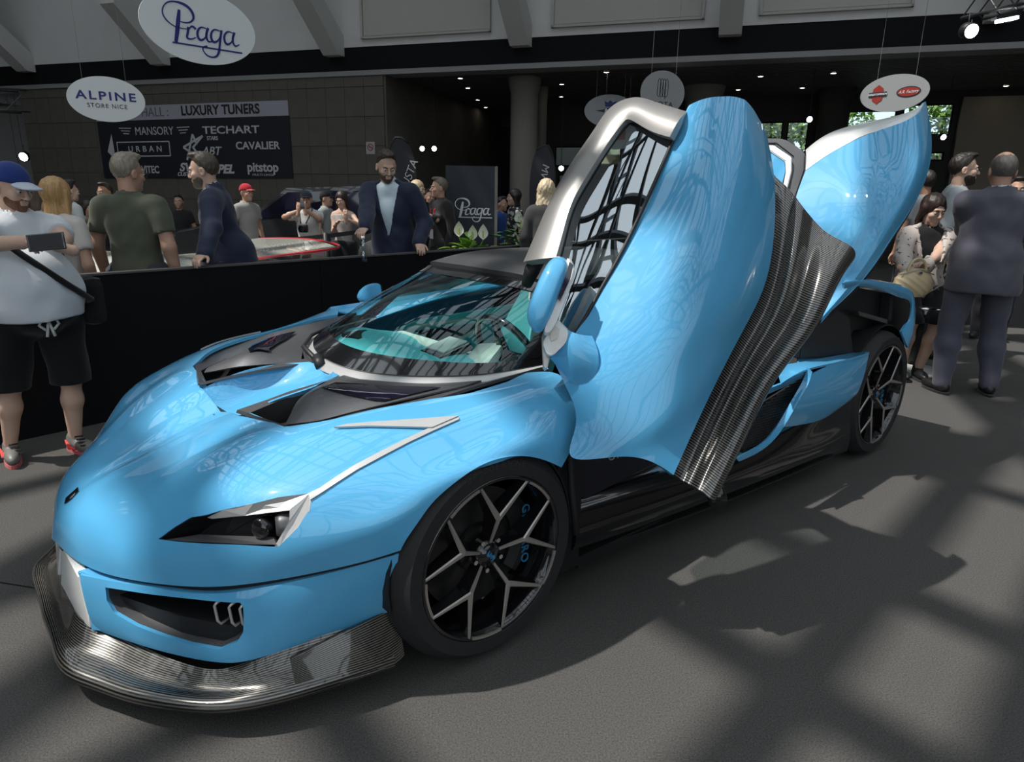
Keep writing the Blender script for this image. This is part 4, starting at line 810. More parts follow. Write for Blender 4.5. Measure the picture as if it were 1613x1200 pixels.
prism('engine_bay', [at(*p, v=.86) for p in [(1290,470),(1345,452),(1400,462),(1425,472),(1436,490),(1420,522),(1400,515),(1345,520),(1310,575),(1255,575)]], (0,-1.6,0), DARK, car)
prism('bay_panel', [at(*p, v=.90) for p in [(1275,500),(1320,488),(1338,500),(1345,560),(1260,565),(1262,540)]], (0,-.04,0), MATS['charcoal_satin_paint'] and mat('bay_black', (.02,.02,.021), .45), car, .004)
prism('bay_shelf', [at(*p, v=.92) for p in [(1352,490),(1398,503),(1398,510),(1354,497)]], (0,-.2,0), CHAR, car, .002)
prism('bay_brace', [at(*p, v=.915) for p in [(1403,462),(1408,463),(1404,505),(1399,505)]], (0,-.05,0), MATS['bay_black'], car)
tl = prism('tail_panel', [(-3.12,y,z) for y,z in ((-.8,.35),(.8,.35),(.83,.7),(.78,.86),(-.78,.86),(-.83,.7))], (.03,0,0), DARK, car)
dk = grid_obj('engine_deck', fine(np.array([CW([(-1.42,0,1.13),(-1.42,.25,1.11),(-1.42,.42,1.06)]),CW([(-2.2,0,1.0),(-2.2,.4,.95),(-2.2,.7,.88)]),CW([(-3.12,0,.91),(-3.12,.5,.90),(-3.12,.76,.87)])]), 16, 16)[::-1], MATS['bay_black'], car, .02)
prism('rear_bulkhead', [(-1.56,y,z) for y,z in ((-.85,.2),(.85,.2),(.8,.8),(.42,1.08),(-.42,1.08),(-.8,.8))], (-.04,0,0), MATS['bay_black'], car)
# ================================================================== people: distance-field bodies meshed as one continuous surface
def nets(f, lo, hi, h):
    """surface of f<0 on a regular grid (naive surface nets)"""
    lo, hi = np.array(lo, float), np.array(hi, float); n = np.maximum(np.ceil((hi-lo)/h).astype(int)+1, 4)
    ax = [lo[i]+h*np.arange(n[i]) for i in range(3)]; X, Y, Z = np.meshgrid(*ax, indexing='ij'); F = f(np.stack([X, Y, Z], -1).reshape(-1, 3)).reshape(n); F[F == 0] = 1e-6
    S = F < 0; c = np.zeros(tuple(n-1), int)
    for dx in (0, 1):
        for dy in (0, 1):
            for dz in (0, 1): c += S[dx:n[0]-1+dx, dy:n[1]-1+dy, dz:n[2]-1+dz]
    act = (c > 0) & (c < 8); idx = -np.ones(act.shape, int); idx[act] = np.arange(act.sum()); I = np.argwhere(act)
    acc = np.zeros((len(I), 3)); cnt = np.zeros(len(I))
    for a in range(3):
        o1, o2 = [(1, 2), (0, 2), (0, 1)][a]
        for u in (0, 1):
            for v in (0, 1):
                p = I.copy(); p[:, o1] += u; p[:, o2] += v; q = p.copy(); q[:, a] += 1; f0 = F[tuple(p.T)]; f1 = F[tuple(q.T)]; k = (f0 < 0) != (f1 < 0); t = np.where(k, f0/np.where(f0 == f1, 1, f0-f1), 0)
                pt = p.astype(float); pt[:, a] += t; acc[k] += pt[k]; cnt[k] += 1
    V = lo+h*acc/cnt[:, None]; Fs = []
    for a in range(3):
        o1, o2 = [(1, 2), (2, 0), (0, 1)][a]; sl = [slice(1, n[i]-1) for i in range(3)]; sl[a] = slice(0, n[a]-1); s2 = list(sl); s2[a] = slice(1, n[a])
        ed = S[tuple(sl)] != S[tuple(s2)]; E = np.argwhere(ed); off = np.array([1, 1, 1]); off[a] = 0; E = E+off; ins = S[tuple(E.T)]
        def id_(d1, d2): q = E.copy(); q[:, o1] += d1; q[:, o2] += d2; return idx[tuple(q.T)]
        Q = np.stack([id_(-1, -1), id_(0, -1), id_(0, 0), id_(-1, 0)], 1); Q[~ins] = Q[~ins][:, ::-1]; Fs.append(Q[(Q >= 0).all(1)])
    return V, np.concatenate(Fs)
def smin(a, b, k): h = np.clip(.5+.5*(b-a)/k, 0, 1); return b*(1-h)+a*h-k*h*(1-h)
def cone(P, a, b, r1, r2):
    a, b = np.array(a, float), np.array(b, float); d = b-a; t = np.clip(((P-a)@d)/(d@d+1e-9), 0, 1); return np.linalg.norm(P-a-t[:, None]*d, axis=1)-(r1+(r2-r1)*t)
def ell(P, c, r, R=None):
    Q = P-np.array(c, float); Q = Q@R if R is not None else Q; r = np.array(r, float); k0 = np.linalg.norm(Q/r, axis=1); k1 = np.linalg.norm(Q/r**2, axis=1); return k0*(k0-1)/np.maximum(k1, 1e-6)
def rotz(a): c, s = math.cos(a), math.sin(a); return np.array([[c, -s, 0], [s, c, 0], [0, 0, 1.]])
def rotx(a): c, s = math.cos(a), math.sin(a); return np.array([[1., 0, 0], [0, c, -s], [0, s, c]])
def ik(S, T, l1, l2, hint):
    S, T = np.array(S, float), np.array(T, float); d = T-S; L = np.linalg.norm(d); 
    if L > (l1+l2)*.995: T = S+d/L*(l1+l2)*.995; d = T-S; L = np.linalg.norm(d)
    a = (l1*l1-l2*l2+L*L)/(2*L); hgt = math.sqrt(max(l1*l1-a*a, 0)); u = d/L; h = np.array(hint, float); h -= u*(h@u); h /= np.linalg.norm(h)+1e-9; return S+u*a+h*hgt, T
SKIN = {}
def skinmat(c):
    k = tuple(c)
    if k not in SKIN: SKIN[k] = mat('skin', c, .5, noise=.10, nscale=14, spec=.35)
    return SKIN[k]
CL = {}
def cloth(c, rough=.85):
    k = (tuple(c), rough)
    if k not in CL: CL[k] = mat('cloth', c, rough, noise=.12, nscale=9, bump=.25, sheen=.15, spec=.25)
    return CL[k]
HAIR = {}
def hairmat(c):
    k = tuple(c)
    if k not in HAIR:
        m = mat('hair', c, .42, spec=.5); t = m.node_tree; b = t.nodes['Principled BSDF']; tc = t.nodes.new('ShaderNodeTexCoord'); mp = t.nodes.new('ShaderNodeMapping'); mp.inputs['Scale'].default_value = (130, 130, 9)
        n = t.nodes.new('ShaderNodeTexNoise'); n.inputs['Scale'].default_value = 1.; n.inputs['Detail'].default_value = 3; mx = t.nodes.new('ShaderNodeMix'); mx.data_type = 'RGBA'; mx.inputs[6].default_value = (*[x*.45 for x in c], 1); mx.inputs[7].default_value = (*[min(1, x*1.5) for x in c], 1)
        bp = t.nodes.new('ShaderNodeBump'); bp.inputs['Strength'].default_value = .6; bp.inputs['Distance'].default_value = .006
        t.links.new(tc.outputs['Object'], mp.inputs[0]); t.links.new(mp.outputs[0], n.inputs['Vector']); t.links.new(n.outputs['Fac'], mx.inputs[0]); t.links.new(mx.outputs[2], b.inputs['Base Color']); t.links.new(n.outputs['Fac'], bp.inputs['Height']); t.links.new(bp.outputs[0], b.inputs['Normal']); HAIR[k] = m
    return HAIR[k]
EYEW = mat('eye', (.5, .5, .48), .2); EYED = mat('iris', (.03, .02, .015), .15)
LEFT, RIGHT = 1, -1
def person(label, px, py, Y, face, skin=(.48,.29,.20), H=None, top=('tee', (.6,.6,.58)), bottom=('trousers', (.02,.02,.025)), shoes=(.02,.02,.02), hair=('short', (.05,.035,.025)), build=1., belly=0., head=(0, 0, 0), hands=(None, None), lean=0., twist=0., beard=None, cap=None, glasses=None, res=.016, feet=None, seat=None, group=None, hint=None, grip=.8, sx=1., name='person', mus=(0, 0)):
    """px,py: picture point of the top of the head, Y: distance; face: heading in degrees (0 faces the camera, 90 faces picture right, 180 away)"""
    P = wat(px, py, Y=Y); Hh = H if H else max(P[2], .5); root = empty(name, (P[0], P[1], 0 if seat is None else 0), math.radians(face), label, 'person', group)
    s = (Hh if seat is None else H)/1.75; Rw = rotz(math.radians(face)); base = np.array([P[0], P[1], 0.]); loc = lambda W_: (np.array(W_, float)-base)@Rw
    g = build; z0 = 0. if seat is None else seat-.87*s
    ln = lean; pel = np.array([0, 0, .95*s+z0]); T = lambda x, y, z: pel+rotx(math.radians(ln))@np.array([x, y, z])*s     # upper-body frame, leaning forward
    ch, nb = T(0, 0, .36), T(0, .01, .53); sh = {k: T(k*.168*g, .01, .470) for k in (1, -1)}; hc = T(0, -.02, .69)
    # head top goes exactly under the picture point
    dx = -hc[0]; dy_ = 0
    shift = np.array([0, -hc[1], 0]) if abs(ln) > 0 else np.zeros(3)
    def mv(p): return p+shift
    pel, ch, nb, hc = mv(pel), mv(ch), mv(nb), mv(hc); sh = {k: mv(v) for k, v in sh.items()}
    hr = rotz(math.radians(head[0]))@rotx(math.radians(head[1])); hs = s*1.05
    hd = lambda x, y, z: hc+hr@np.array([x, y, z])*hs
    hip = {k: pel+np.array([k*.095*g, 0, -.02*s]) for k in (1, -1)}
    if seat is None:
        ft = feet or ((.11, 0.), (-.11, .0)); ank = {1: np.array([ft[0][0], ft[0][1]+.03, .085*s]), -1: np.array([ft[1][0], ft[1][1]+.03, .085*s])}
        kn = {k: ik(hip[k], ank[k], .43*s, .42*s, (k*.15, -1, 0))[0] for k in (1, -1)}
    else:
        ft = feet or ((.12, -.42), (-.12, -.42)); ank = {1: np.array([ft[0][0], ft[0][1], .085*s]), -1: np.array([ft[1][0], ft[1][1], .085*s])}; kn = {k: ik(hip[k], ank[k], .43*s, .42*s, (k*.1, -1, .8))[0] for k in (1, -1)}
    hint = hint or {}; wr, el, pd = {}, {}, {}
    for k, hnd in zip((1, -1), hands):
        tgt = loc(hnd[0]) if hnd is not None else sh[k]+np.array([k*.06, -.04, -.52*s]); el[k], wr[k] = ik(sh[k], tgt, .29*s, .25*s, hint.get(k, (k*.6, .9, -.35)))
        pd[k] = (Rw.T@np.array(hnd[1], float)) if hnd is not None and len(hnd) > 1 else (wr[k]-el[k]); pd[k] = pd[k]/np.linalg.norm(pd[k])
    bl = belly
    def torso(P, e=0.):
        d = ell(P, T(0, .0, .33), ((.152*g*s+e), (.105*(.6+.4*g)*s+e), (.20*s+e))); d = smin(d, ell(P, T(0, -.0, .12), (.132*g*s+e+bl*.3, .098*(.6+.4*g)*s+e+bl*.35, .18*s+e)), .06)
        d = smin(d, ell(P, pel+np.array([0, .01, -.02]), (.152*(.4+.6*g)*s+e+bl*.2, .108*g*s+e+bl*.15, .14*s+e)), .06); d = smin(d, cone(P, sh[1]*.82+sh[-1]*.18, sh[-1]*.82+sh[1]*.18, .062*s+e, .062*s+e), .05)
        d = smin(d, cone(P, nb-np.array([0,0,.02]), nb+np.array([0,0,.03]), .075*s+e, .055*s+e), .05)
        for k in (1, -1): d = smin(d, cone(P, sh[k]-np.array([k*.03,0,.005]), sh[k]+(el[k]-sh[k])*.2, .052*s*g+e*.8, .046*s*g+e*.8), .035)
        if bl: d = smin(d, ell(P, T(0, -.075-bl*.6, .10), (.125*g+bl+e, .085+bl+e, .15+bl+e)), .07)
        return d
    def arms(P, e=0., f=1., f0=0.):
        d = None
        for k in (1, -1):
            a = cone(P, sh[k], el[k], .046*s*g+e, .039*s*g+e)
            if f > .5: t = min(1, (f-.5)*2); a = smin(a, cone(P, el[k], el[k]+(wr[k]-el[k])*t, .041*s*g+e, (.041-.013*t)*s*g+e), .02)
            d = a if d is None else np.minimum(d, a)
        return d
    def legs(P, e=0., f=1., e2=None):
        d = None; e2 = e if e2 is None else e2
        for k in (1, -1):
            a = cone(P, hip[k], kn[k], .082*s*(.5+.5*g)+e+bl*.15, .056*s*(.6+.4*g)+(e+e2)/2); a = smin(a, cone(P, kn[k], kn[k]+(ank[k]-kn[k])*.35, .053*s+(e+e2)/2, .055*s*(.6+.4*g)+e2), .03); a = smin(a, cone(P, kn[k]+(ank[k]-kn[k])*.35, ank[k], .055*s*(.6+.4*g)+e2, .036*s+e2), .03)
            d = a if d is None else np.minimum(d, a)
        return d
    def headf(P):
        Q = ((P-hc)@hr)/hs; d = ell(Q, (0, .014, .032), (.074, .093, .092)); d = smin(d, ell(Q, (0, -.024, -.045), (.057, .066, .070)), .03); d = smin(d, ell(Q, (0, -.072, -.094), (.022, .02, .018)), .025)
        for k in (1, -1): d = smin(d, ell(Q, (k*.038, -.062, -.022), (.022, .022, .02)), .02)
        d = smin(d, cone(Q, (-.03, -.078, .024), (.03, -.078, .024), .013, .013), .015)
        for k in (1, -1): d = -smin(-d, ell(Q, (k*.031, -.100, .004), (.018, .014, .011)), .010)
        d = smin(d, cone(Q, (0, -.086, .012), (0, -.108, -.026), .007, .012), .010)
        for k in (1, -1): d = smin(d, ell(Q, (k*.010, -.098, -.032), (.007, .008, .006)), .006)
        d = smin(d, cone(Q, (-.017, -.087, -.053), (.017, -.087, -.053), .0065, .0065), .006); d = smin(d, cone(Q, (-.014, -.085, -.066), (.014, -.085, -.066), .008, .008), .006); d = -smin(-d, cone(Q, (-.022, -.098, -.0595), (.022, -.098, -.0595), .0035, .0035), .004)
        for k in (1, -1): e_ = ell(Q, (k*.077, .012, -.008), (.011, .020, .031)); e_ = np.maximum(e_, -ell(Q, (k*.086, .006, -.006), (.008, .011, .02))); d = smin(d, e_, .008)
        d = d*hs; return smin(d, cone(P, nb-np.array([0,0,.02])*s, hc+hr@np.array([0,.02,-.05])*hs, .058*s*(.7+.3*g), .052*s*(.7+.3*g)), .02)
    def handf(k):
        u = pd[k]; up_ = np.array([0, 0, 1.]) if abs(u[2]) < .8 else np.array([0, -1., 0]); sd = np.cross(u, up_); sd /= np.linalg.norm(sd); nn = np.cross(sd, u); w0 = wr[k]; q = s*1.0; gr = grip
        # palm normal -nn ; fingers curl towards -nn
        chains = []
        for i, (o, L) in enumerate(((-.030, .070), (-.010, .080), (.010, .076), (.030, .060))):
            b = w0+u*.085*q+sd*o*q; a1 = gr*(.35+.1*i); p1 = b+(u*math.cos(a1)-nn*math.sin(a1))*L*.45*q; a2 = a1+gr*.8; p2 = p1+(u*math.cos(a2)-nn*math.sin(a2))*L*.32*q; a3 = a2+gr*.6; p3 = p2+(u*math.cos(a3)-nn*math.sin(a3))*L*.25*q; chains.append((b, p1, p2, p3))
        th0 = w0+u*.03*q-sd*k*-.0+sd*(-.028 if k > 0 else .028)*q; t1 = th0+(u*.6+sd*(-.7 if k > 0 else .7)-nn*.35)*.04*q; t2 = t1+(u*.85+sd*(-.25 if k > 0 else .25)-nn*.45)*.035*q
        def f(P):
            d = cone(P, w0-u*.05, w0+u*.02*q, .027*s*g, .026*s); Q = np.stack([(P-w0)@u, (P-w0)@sd, (P-w0)@nn], 1)/q; d = smin(d, ell(Q, (.055, 0, 0), (.048, .041, .017))*q, .02)
            for c in chains:
                e_ = cone(P, c[0]-u*.02, c[1], .0095*q, .0088*q); e_ = np.minimum(e_, cone(P, c[1], c[2], .0088*q, .008*q)); e_ = np.minimum(e_, cone(P, c[2], c[3], .008*q, .007*q)); d = smin(d, e_, .005)
            e_ = np.minimum(cone(P, th0, t1, .014*q, .0105*q), cone(P, t1, t2, .0105*q, .009*q)); return smin(d, e_, .008)
        allp = np.array([w0-u*.04]+[c[-1] for c in chains]+[c[1] for c in chains]+[t2, t1, w0]); return f, allp.min(0)-.035, allp.max(0)+.035
    fineh = res < .02; hres = .0065 if res <= .014 else (.008 if fineh else .011)
    Vs, Fs, nV = [], [], 0
    def add(V, F):
        nonlocal nV; Vs.append(V); Fs.append(F+nV); nV += len(V)
    add(*nets(headf, hc-.155*hs, hc+.15*hs, hres))
    kind, tcol = top[0], top[1]; slv = {'tee': .42, 'polo': .45, 'jacket': 1., 'long': 1., 'tank': .0, 'dress': .35}[kind]; short = bottom[0] in ('shorts', 'skirt')
    bodyf = lambda P: smin(np.minimum(torso(P), legs(P)), arms(P), .03)
    allj = np.array([pel, nb, *sh.values(), *el.values(), *wr.values(), *kn.values(), *ank.values(), T(0,-.2-bl*1.8,.1), T(0,.15,.1), pel-np.array([.2*g+bl,0,0]), pel+np.array([.2*g+bl,0,0])]); lo, hi = allj.min(0)-.11*g, allj.max(0)+.11*g
    add(*nets(bodyf, lo, hi, max(res, .015)))
    for k in (1, -1): f, a, b_ = handf(k); add(*nets(f, a, b_, .0055 if res <= .014 else (.0075 if fineh else .011)))
    body = mesh_obj('body', np.concatenate(Vs), np.concatenate(Fs), skinmat(skin), root)
    for k in (1, -1):
        bm = bmesh.new(); r = bmesh.ops.create_uvsphere(bm, u_segments=10, v_segments=8, radius=.0115*hs); bmesh.ops.translate(bm, verts=bm.verts, vec=hd(k*.031, -.083, .004)); bm_obj('eye', bm, EYEW, root, True)
        if fineh:
            bm = bmesh.new(); bmesh.ops.create_uvsphere(bm, u_segments=8, v_segments=6, radius=.006*hs); bmesh.ops.translate(bm, verts=bm.verts, vec=hd(k*.031, -.0905, .003)); bm_obj('iris', bm, EYED, root, True)
        bm = bmesh.new(); tube(bm, [hd(k*.014, -.094, .022), hd(k*.03, -.094, .028), hd(k*.048, -.083, .022)], [.003, .0035, .002], 6)
        bm_obj('eyebrow', bm, hairmat(hair[1] if hair[0] != 'bald' else (.08,.06,.05)), root, True)
    wob = lambda P, a, q=1.: a*(np.sin(P[:, 2]*38*q+np.sin(P[:, 0]*17+P[:, 1]*9)*1.6)*np.sin(P[:, 0]*23+P[:, 1]*13+P[:, 2]*6))
    # upper garment
    def gar(name, f, lo, hi, m, r=None, par=root): V, F = nets(f, lo, hi, r or max(res, .012)); return mesh_obj(name, V, F, m, par) if len(F) else None
    zc = nb[2]+.0; e = {'tee': .013, 'polo': .013, 'jacket': .026, 'long': .018, 'tank': .009, 'dress': .014}[kind]; hem = {'tee': -.06, 'polo': -.05, 'jacket': -.20, 'long': -.06, 'tank': -.02, 'dress': -.55}[kind]*s+pel[2] if len(top) < 3 else pel[2]+top[2]*s
    if seat is not None: hem = pel[2]-.10*s
    def topf(P):
        d = torso(P, e); 
        if slv >= 1: d = smin(d, arms(P, e, 1.), .03)
        elif slv > 0:
            for k in (1, -1):
                ax_ = (el[k]-sh[k])/np.linalg.norm(el[k]-sh[k]); a_ = cone(P, sh[k], el[k], .046*s*g+e*1.2, .041*s*g+e*1.7); d = smin(d, np.maximum(a_, ((P-sh[k])@ax_)-slv*2*.29*s*.74), .022)
        if kind == 'jacket' or kind == 'dress': d = smin(d, cone(P, pel+np.array([0,.01,.05]), pel+np.array([0,.02,-.12*s]), .15*g+e+bl*.6, .165*g+e+bl*.5) if kind == 'jacket' else cone(P, pel, pel-np.array([0,0,.5*s]), .14*g, .20*g), .05)
        if bl: d = smin(d, cone(P, T(0, -.05-bl*.5, .1), pel+np.array([0, -.05-bl*.3, -.02]), .15+bl, .14+bl), .05)
        d = d+wob(P, .004 if kind != 'jacket' else .0035); d = np.maximum(d, hem-P[:, 2]+.006*np.sin(P[:, 0]*14)); 
        nk = cone(P, nb+np.array([0,-.0,.01])*s, nb+np.array([0,-.012,.12])*s, .062*s*(.7+.3*g), .075*s*(.7+.3*g)); d = np.maximum(d, -nk)
        if kind == 'jacket':
            u = (np.linalg.inv(rotx(math.radians(ln)))@(P-pel-shift*0).T).T/s; v_ = np.abs(u[:, 0])-(.012+np.clip(u[:, 2]-.13, 0, 1)*.22); open_ = np.maximum(v_, -(u[:, 2]-.12)); open_ = np.maximum(open_, u[:, 1]+.02); d = np.maximum(d, -open_*s)
        if kind == 'tank': d = np.maximum(d, P[:, 2]-(sh[1][2]+.01)+np.abs(P[:, 0])*.0)
        return d
    garment = gar({'tee': 't_shirt', 'polo': 'polo_shirt', 'jacket': 'jacket', 'long': 'shirt', 'tank': 'sleeveless_top', 'dress': 'dress'}[kind], topf, lo-.03, hi+.03, cloth(tcol, .6 if kind == 'jacket' else .85))
    if kind == 'jacket':
        sc_ = top[3] if len(top) > 3 else (.6,.66,.72)
        gar('shirt', lambda P: np.maximum(np.maximum(torso(P, .010), pel[2]-.02-P[:, 2]), -cone(P, nb+np.array([0,-.03,.03])*s, nb+np.array([0,-.045,.12])*s, .045*s, .060*s)), lo, hi, cloth(sc_), res*.9)
        gar('shirt_collar', lambda P: np.maximum(np.maximum(np.maximum(cone(P, nb+np.array([0,.0,.01])*s, nb+np.array([0,-.005,.055])*s, .069*s, .064*s), -cone(P, nb, nb+np.array([0,-.005,.1])*s, .060*s, .058*s)), (nb[2]-.02*s)-P[:, 2]), (P[:, 2]-nb[2]-.062*s)-(P[:, 1]-nb[1])*.25), nb-.11, nb+.12, cloth(sc_), .009)
        gar('jacket_collar', lambda P: np.maximum(np.maximum(np.maximum(cone(P, nb-np.array([0,-.005,.03])*s, nb+np.array([0,.01,.035])*s, .092*s, .076*s), -cone(P, nb-np.array([0,0,.05]), nb+np.array([0,-.0,.1])*s, .068*s, .068*s)), -(P[:, 1]-nb[1]+.045)), (P[:, 2]-nb[2]-.040*s)), nb-.12, nb+.12, cloth(tcol, .6), .009)
        for k in (1, -1): gar('shirt_cuff', lambda P, k=k: np.maximum(cone(P, wr[k]-pd[k]*.03, wr[k]+(wr[k]-el[k])*.03, .036*s, .034*s), -cone(P, wr[k]-pd[k]*.1, wr[k]+(wr[k]-el[k])*.2, .029*s, .029*s)), wr[k]-.07, wr[k]+.07, cloth(sc_), .008) if res <= .014 else None
    if kind == 'polo':
        gar('collar', lambda P: np.maximum(np.maximum(np.maximum(cone(P, nb-np.array([0,0,.01])*s, nb+np.array([0,.0,.045])*s, .088*s, .073*s), -cone(P, nb-np.array([0,0,.05]), nb+np.array([0,-.0,.1])*s, .064*s, .064*s)), (P[:, 2]-nb[2]-.045*s)), -(P[:, 1]-nb[1]+.075)), nb-.12, nb+.12, cloth(tcol), .009)
    # lower garment
    bk = bottom[0]; wst = pel[2]+.075*s
    if bk == 'trousers':
        gar('trousers', lambda P: np.maximum(np.maximum(smin(legs(P, .018, 1, .026), np.maximum(torso(P, .006), P[:, 2]-wst), .03)+wob(P, .005, .8), P[:, 2]-wst), (ank[1][2]-.045*s)-P[:, 2]), lo-.03, np.array([*(hi[:2]+.03), wst+.05]), cloth(bottom[1], .8), res)
    elif bk == 'shorts':
        kz = kn[1][2]-.03*s; gar('shorts', lambda P: np.maximum(np.maximum(smin(legs(P, .032, 1, .048), np.maximum(torso(P, .008), P[:, 2]-wst), .04)+wob(P, .006, .6), P[:, 2]-wst), kz-P[:, 2]), np.array([*(lo[:2]-.06), kz-.05]), np.array([*(hi[:2]+.05), wst+.05]), cloth(bottom[1]), res)
    elif bk == 'skirt':
        gar('skirt', lambda P: np.maximum(np.maximum(smin(legs(P, .03, 1, .04), torso(P, .01), .12), P[:, 2]-wst), (kn[1][2]+.0)-P[:, 2]), np.array([*(lo[:2]-.06), kn[1][2]-.08]), np.array([*(hi[:2]+.05), wst+.05]), cloth(bottom[1]), res)
    for k in (1, -1):
        if Y < 6.5 or seat is not None or True:
            a = ank[k]; ang = k*.25; fw_ = np.array([math.sin(ang)*k*k, -math.cos(ang), 0]) if seat is None else np.array([0, -1, 0]); c = a*np.array([1, 1, 0])
            def sf(P, a=a, c=c, f=fw_):
                Q = np.stack([(P-c)@f, (P-c)@np.array([-f[1], f[0], 0]), P[:, 2]], 1); d = ell(Q, (.09*s, 0, .045), (.115*s, .043*s, .038)); d = smin(d, ell(Q, (-.02*s, 0, .05), (.055*s, .040*s, .05)), .03); d = smin(d, cone(Q, (0, 0, .05), (-.01, 0, .10*s), .038*s, .040*s), .02); return np.maximum(d, .006-Q[:, 2])
            V, F = nets(sf, np.minimum(c-.14*s, c+fw_*.25*s-.08)*[1,1,0]+[0,0,-.005], np.maximum(c+.12*s, c+fw_*.25*s+.08)*[1,1,0]+[0,0,.17], max(res*.7, .008)); so = mesh_obj('shoe', V, F, mat('shoe', shoes, .45) if ('shoe', shoes) not in CL else CL[('shoe', shoes)], root); CL[('shoe', shoes)] = so.data.materials[0]
            if res <= .014:
                bm = bmesh.new(); vs = []
                for i in range(20): t = 2*math.pi*i/20; q = c+fw_*(.055*s+.145*s*math.cos(t))+np.array([-fw_[1], fw_[0], 0])*.046*s*math.sin(t); vs.append(bm.verts.new((q[0], q[1], .001)))
                f_ = bm.faces.new(vs); r = bmesh.ops.extrude_face_region(bm, geom=[f_]); bmesh.ops.translate(bm, vec=(0,0,.018), verts=[v for v in r['geom'] if isinstance(v, bmesh.types.BMVert)]); bmesh.ops.recalc_face_normals(bm, faces=bm.faces); bm_obj('sole', bm, cloth(shoes if len(shoes) < 4 else shoes[:3]) if mus == (0, 0) else cloth((.45,.10,.10)), so)
    # hair
    ht, hcol = hair; HM = hairmat(hcol)
    def hl(P): return ((P-hc)@hr)/hs
    def hairf(P):
        Q = hl(P); n = .003*np.sin(Q[:, 0]*160+np.sin(Q[:, 2]*60)*2)*np.sin(Q[:, 1]*120)
        if ht in ('short', 'grey'):
            d = ell(Q, (0, .018, .040), (.080, .099, .098)); d = np.maximum(d, -(Q[:, 2]-(.030-Q[:, 1]*1.15))); d = np.maximum(d, -(Q[:, 2]+.055)); d = smin(d, ell(Q, (0, -.035, .118), (.052, .052, .022)), .02)+n
        elif ht == 'bald': d = ell(Q, (0, .018, .028), (.0785, .0975, .090)); d = np.maximum(d, -(Q[:, 2]-(.0-Q[:, 1]*1.15))); d = np.maximum(d, -(Q[:, 2]+.055)); d = np.maximum(d, Q[:, 2]-(.085-np.clip(-Q[:, 1]-.0, -.03, .05)*.8))+n*.5
        elif ht in ('long', 'curly', 'mid'):
            d = ell(Q, (0, .022, .038), (.088, .106, .102)); L = {'long': -.42, 'curly': -.36, 'mid': -.17}[ht]; w = {'long': .075, 'curly': .10, 'mid': .08}[ht]
            Q2 = Q*np.array([1, 1, 1.]); d = smin(d, ell(Q2, (0, .06, L*.5), (w, .048, abs(L)*.62)), .03)
            for k in (1, -1): d = smin(d, cone(Q, (k*.072, .0, .02), (k*.085, .03, L*.55), .026, .020), .03)
            d = np.maximum(d, -ell(Q, (0, -.085, -.03), (.060, .075, .090))); a_ = .006 if ht == 'curly' else .003
            d = d+a_*np.sin(Q[:, 0]*150+(np.sin(Q[:, 2]*45+Q[:, 1]*30)*1.6 if ht == 'curly' else 0))*np.sin(Q[:, 1]*90+(Q[:, 2]*70 if ht == 'curly' else 0))
        if cap is not None: d = np.maximum(d, Q[:, 2]-.045)
        return d*hs
    if ht != 'none': gar('hair', hairf, hc-np.array([.16, .16, .16 if ht in ('short','bald','grey') else .50])*hs-.01, hc+.16*hs, HM, hres)
    if beard is not None:
        gar('beard', lambda P: (lambda Q: np.maximum(np.maximum(smin(ell(Q, (0, -.024, -.048), (.0595, .0680, .0730)), ell(Q, (0, -.070, -.094), (.025, .0225, .022)), .025), Q[:, 2]+.022+np.abs(Q[:, 0])*-.35+(Q[:, 1] > 1)*9), -cone(Q, (-.016, -.10, -.060), (.016, -.10, -.060), .011, .011))*hs)(hl(P)), hc-.17*hs, hc+.1*hs, hairmat(beard), hres)
    if cap is not None:
        gar('cap', lambda P: (lambda Q: np.maximum(ell(Q, (0, .014, .045), (.084, .102, .092)), .035-Q[:, 2]-Q[:, 1]*.1)*hs)(hl(P)), hc-.15*hs, hc+.16*hs, cloth(cap[0]), hres)
        gar('cap_visor', lambda P: (lambda Q: np.maximum(np.maximum(np.abs(Q[:, 2]-.062-Q[:, 1]*.12-(Q[:, 0]**2)*-4)-.005, ell(Q, (0, -.085, .05), (.072, .095, .09))), Q[:, 1]+.07)*hs)(hl(P)), hc-.2*hs, hc+.16*hs, cloth(cap[1]), hres*.8)
    if glasses is not None:
        bm = bmesh.new()
        for k in (1, -1):
            cpt = lambda a: hd(k*.032+.021*math.cos(a), -.106, .003+.015*math.sin(a)); tube(bm, [cpt(a) for a in np.linspace(0, 2*math.pi, 13)], .0018, 5, False); tube(bm, [hd(k*.053, -.104, .006), hd(k*.078, -.02, .004)], .0018, 5)
        tube(bm, [hd(-.011, -.107, .006), hd(.011, -.107, .006)], .0018, 5); bm_obj('glasses', bm, PIANO, root, True)
    return dict(root=root, nb=nb, sh=sh, el=el, wr=wr, pel=pel, hc=hc, s=s, loc=loc, pd=pd, T=lambda x, y, z: T(x, y, z), hd=hd, ank=ank, kn=kn)
# ------------------------------------------------------------------ the visitors
NAVY = (.016, .022, .050); SK = (.46, .27, .19); SKP = (.55, .36, .27); SKD = (.36, .20, .13)
def strap(name, P, m, parent, r=.012, flat=.35):
    bm = bmesh.new(); tube(bm, P, r, 8); o = bm_obj(name, bm, m, parent, True); return o
def wl(o, p): return o['loc'](p)
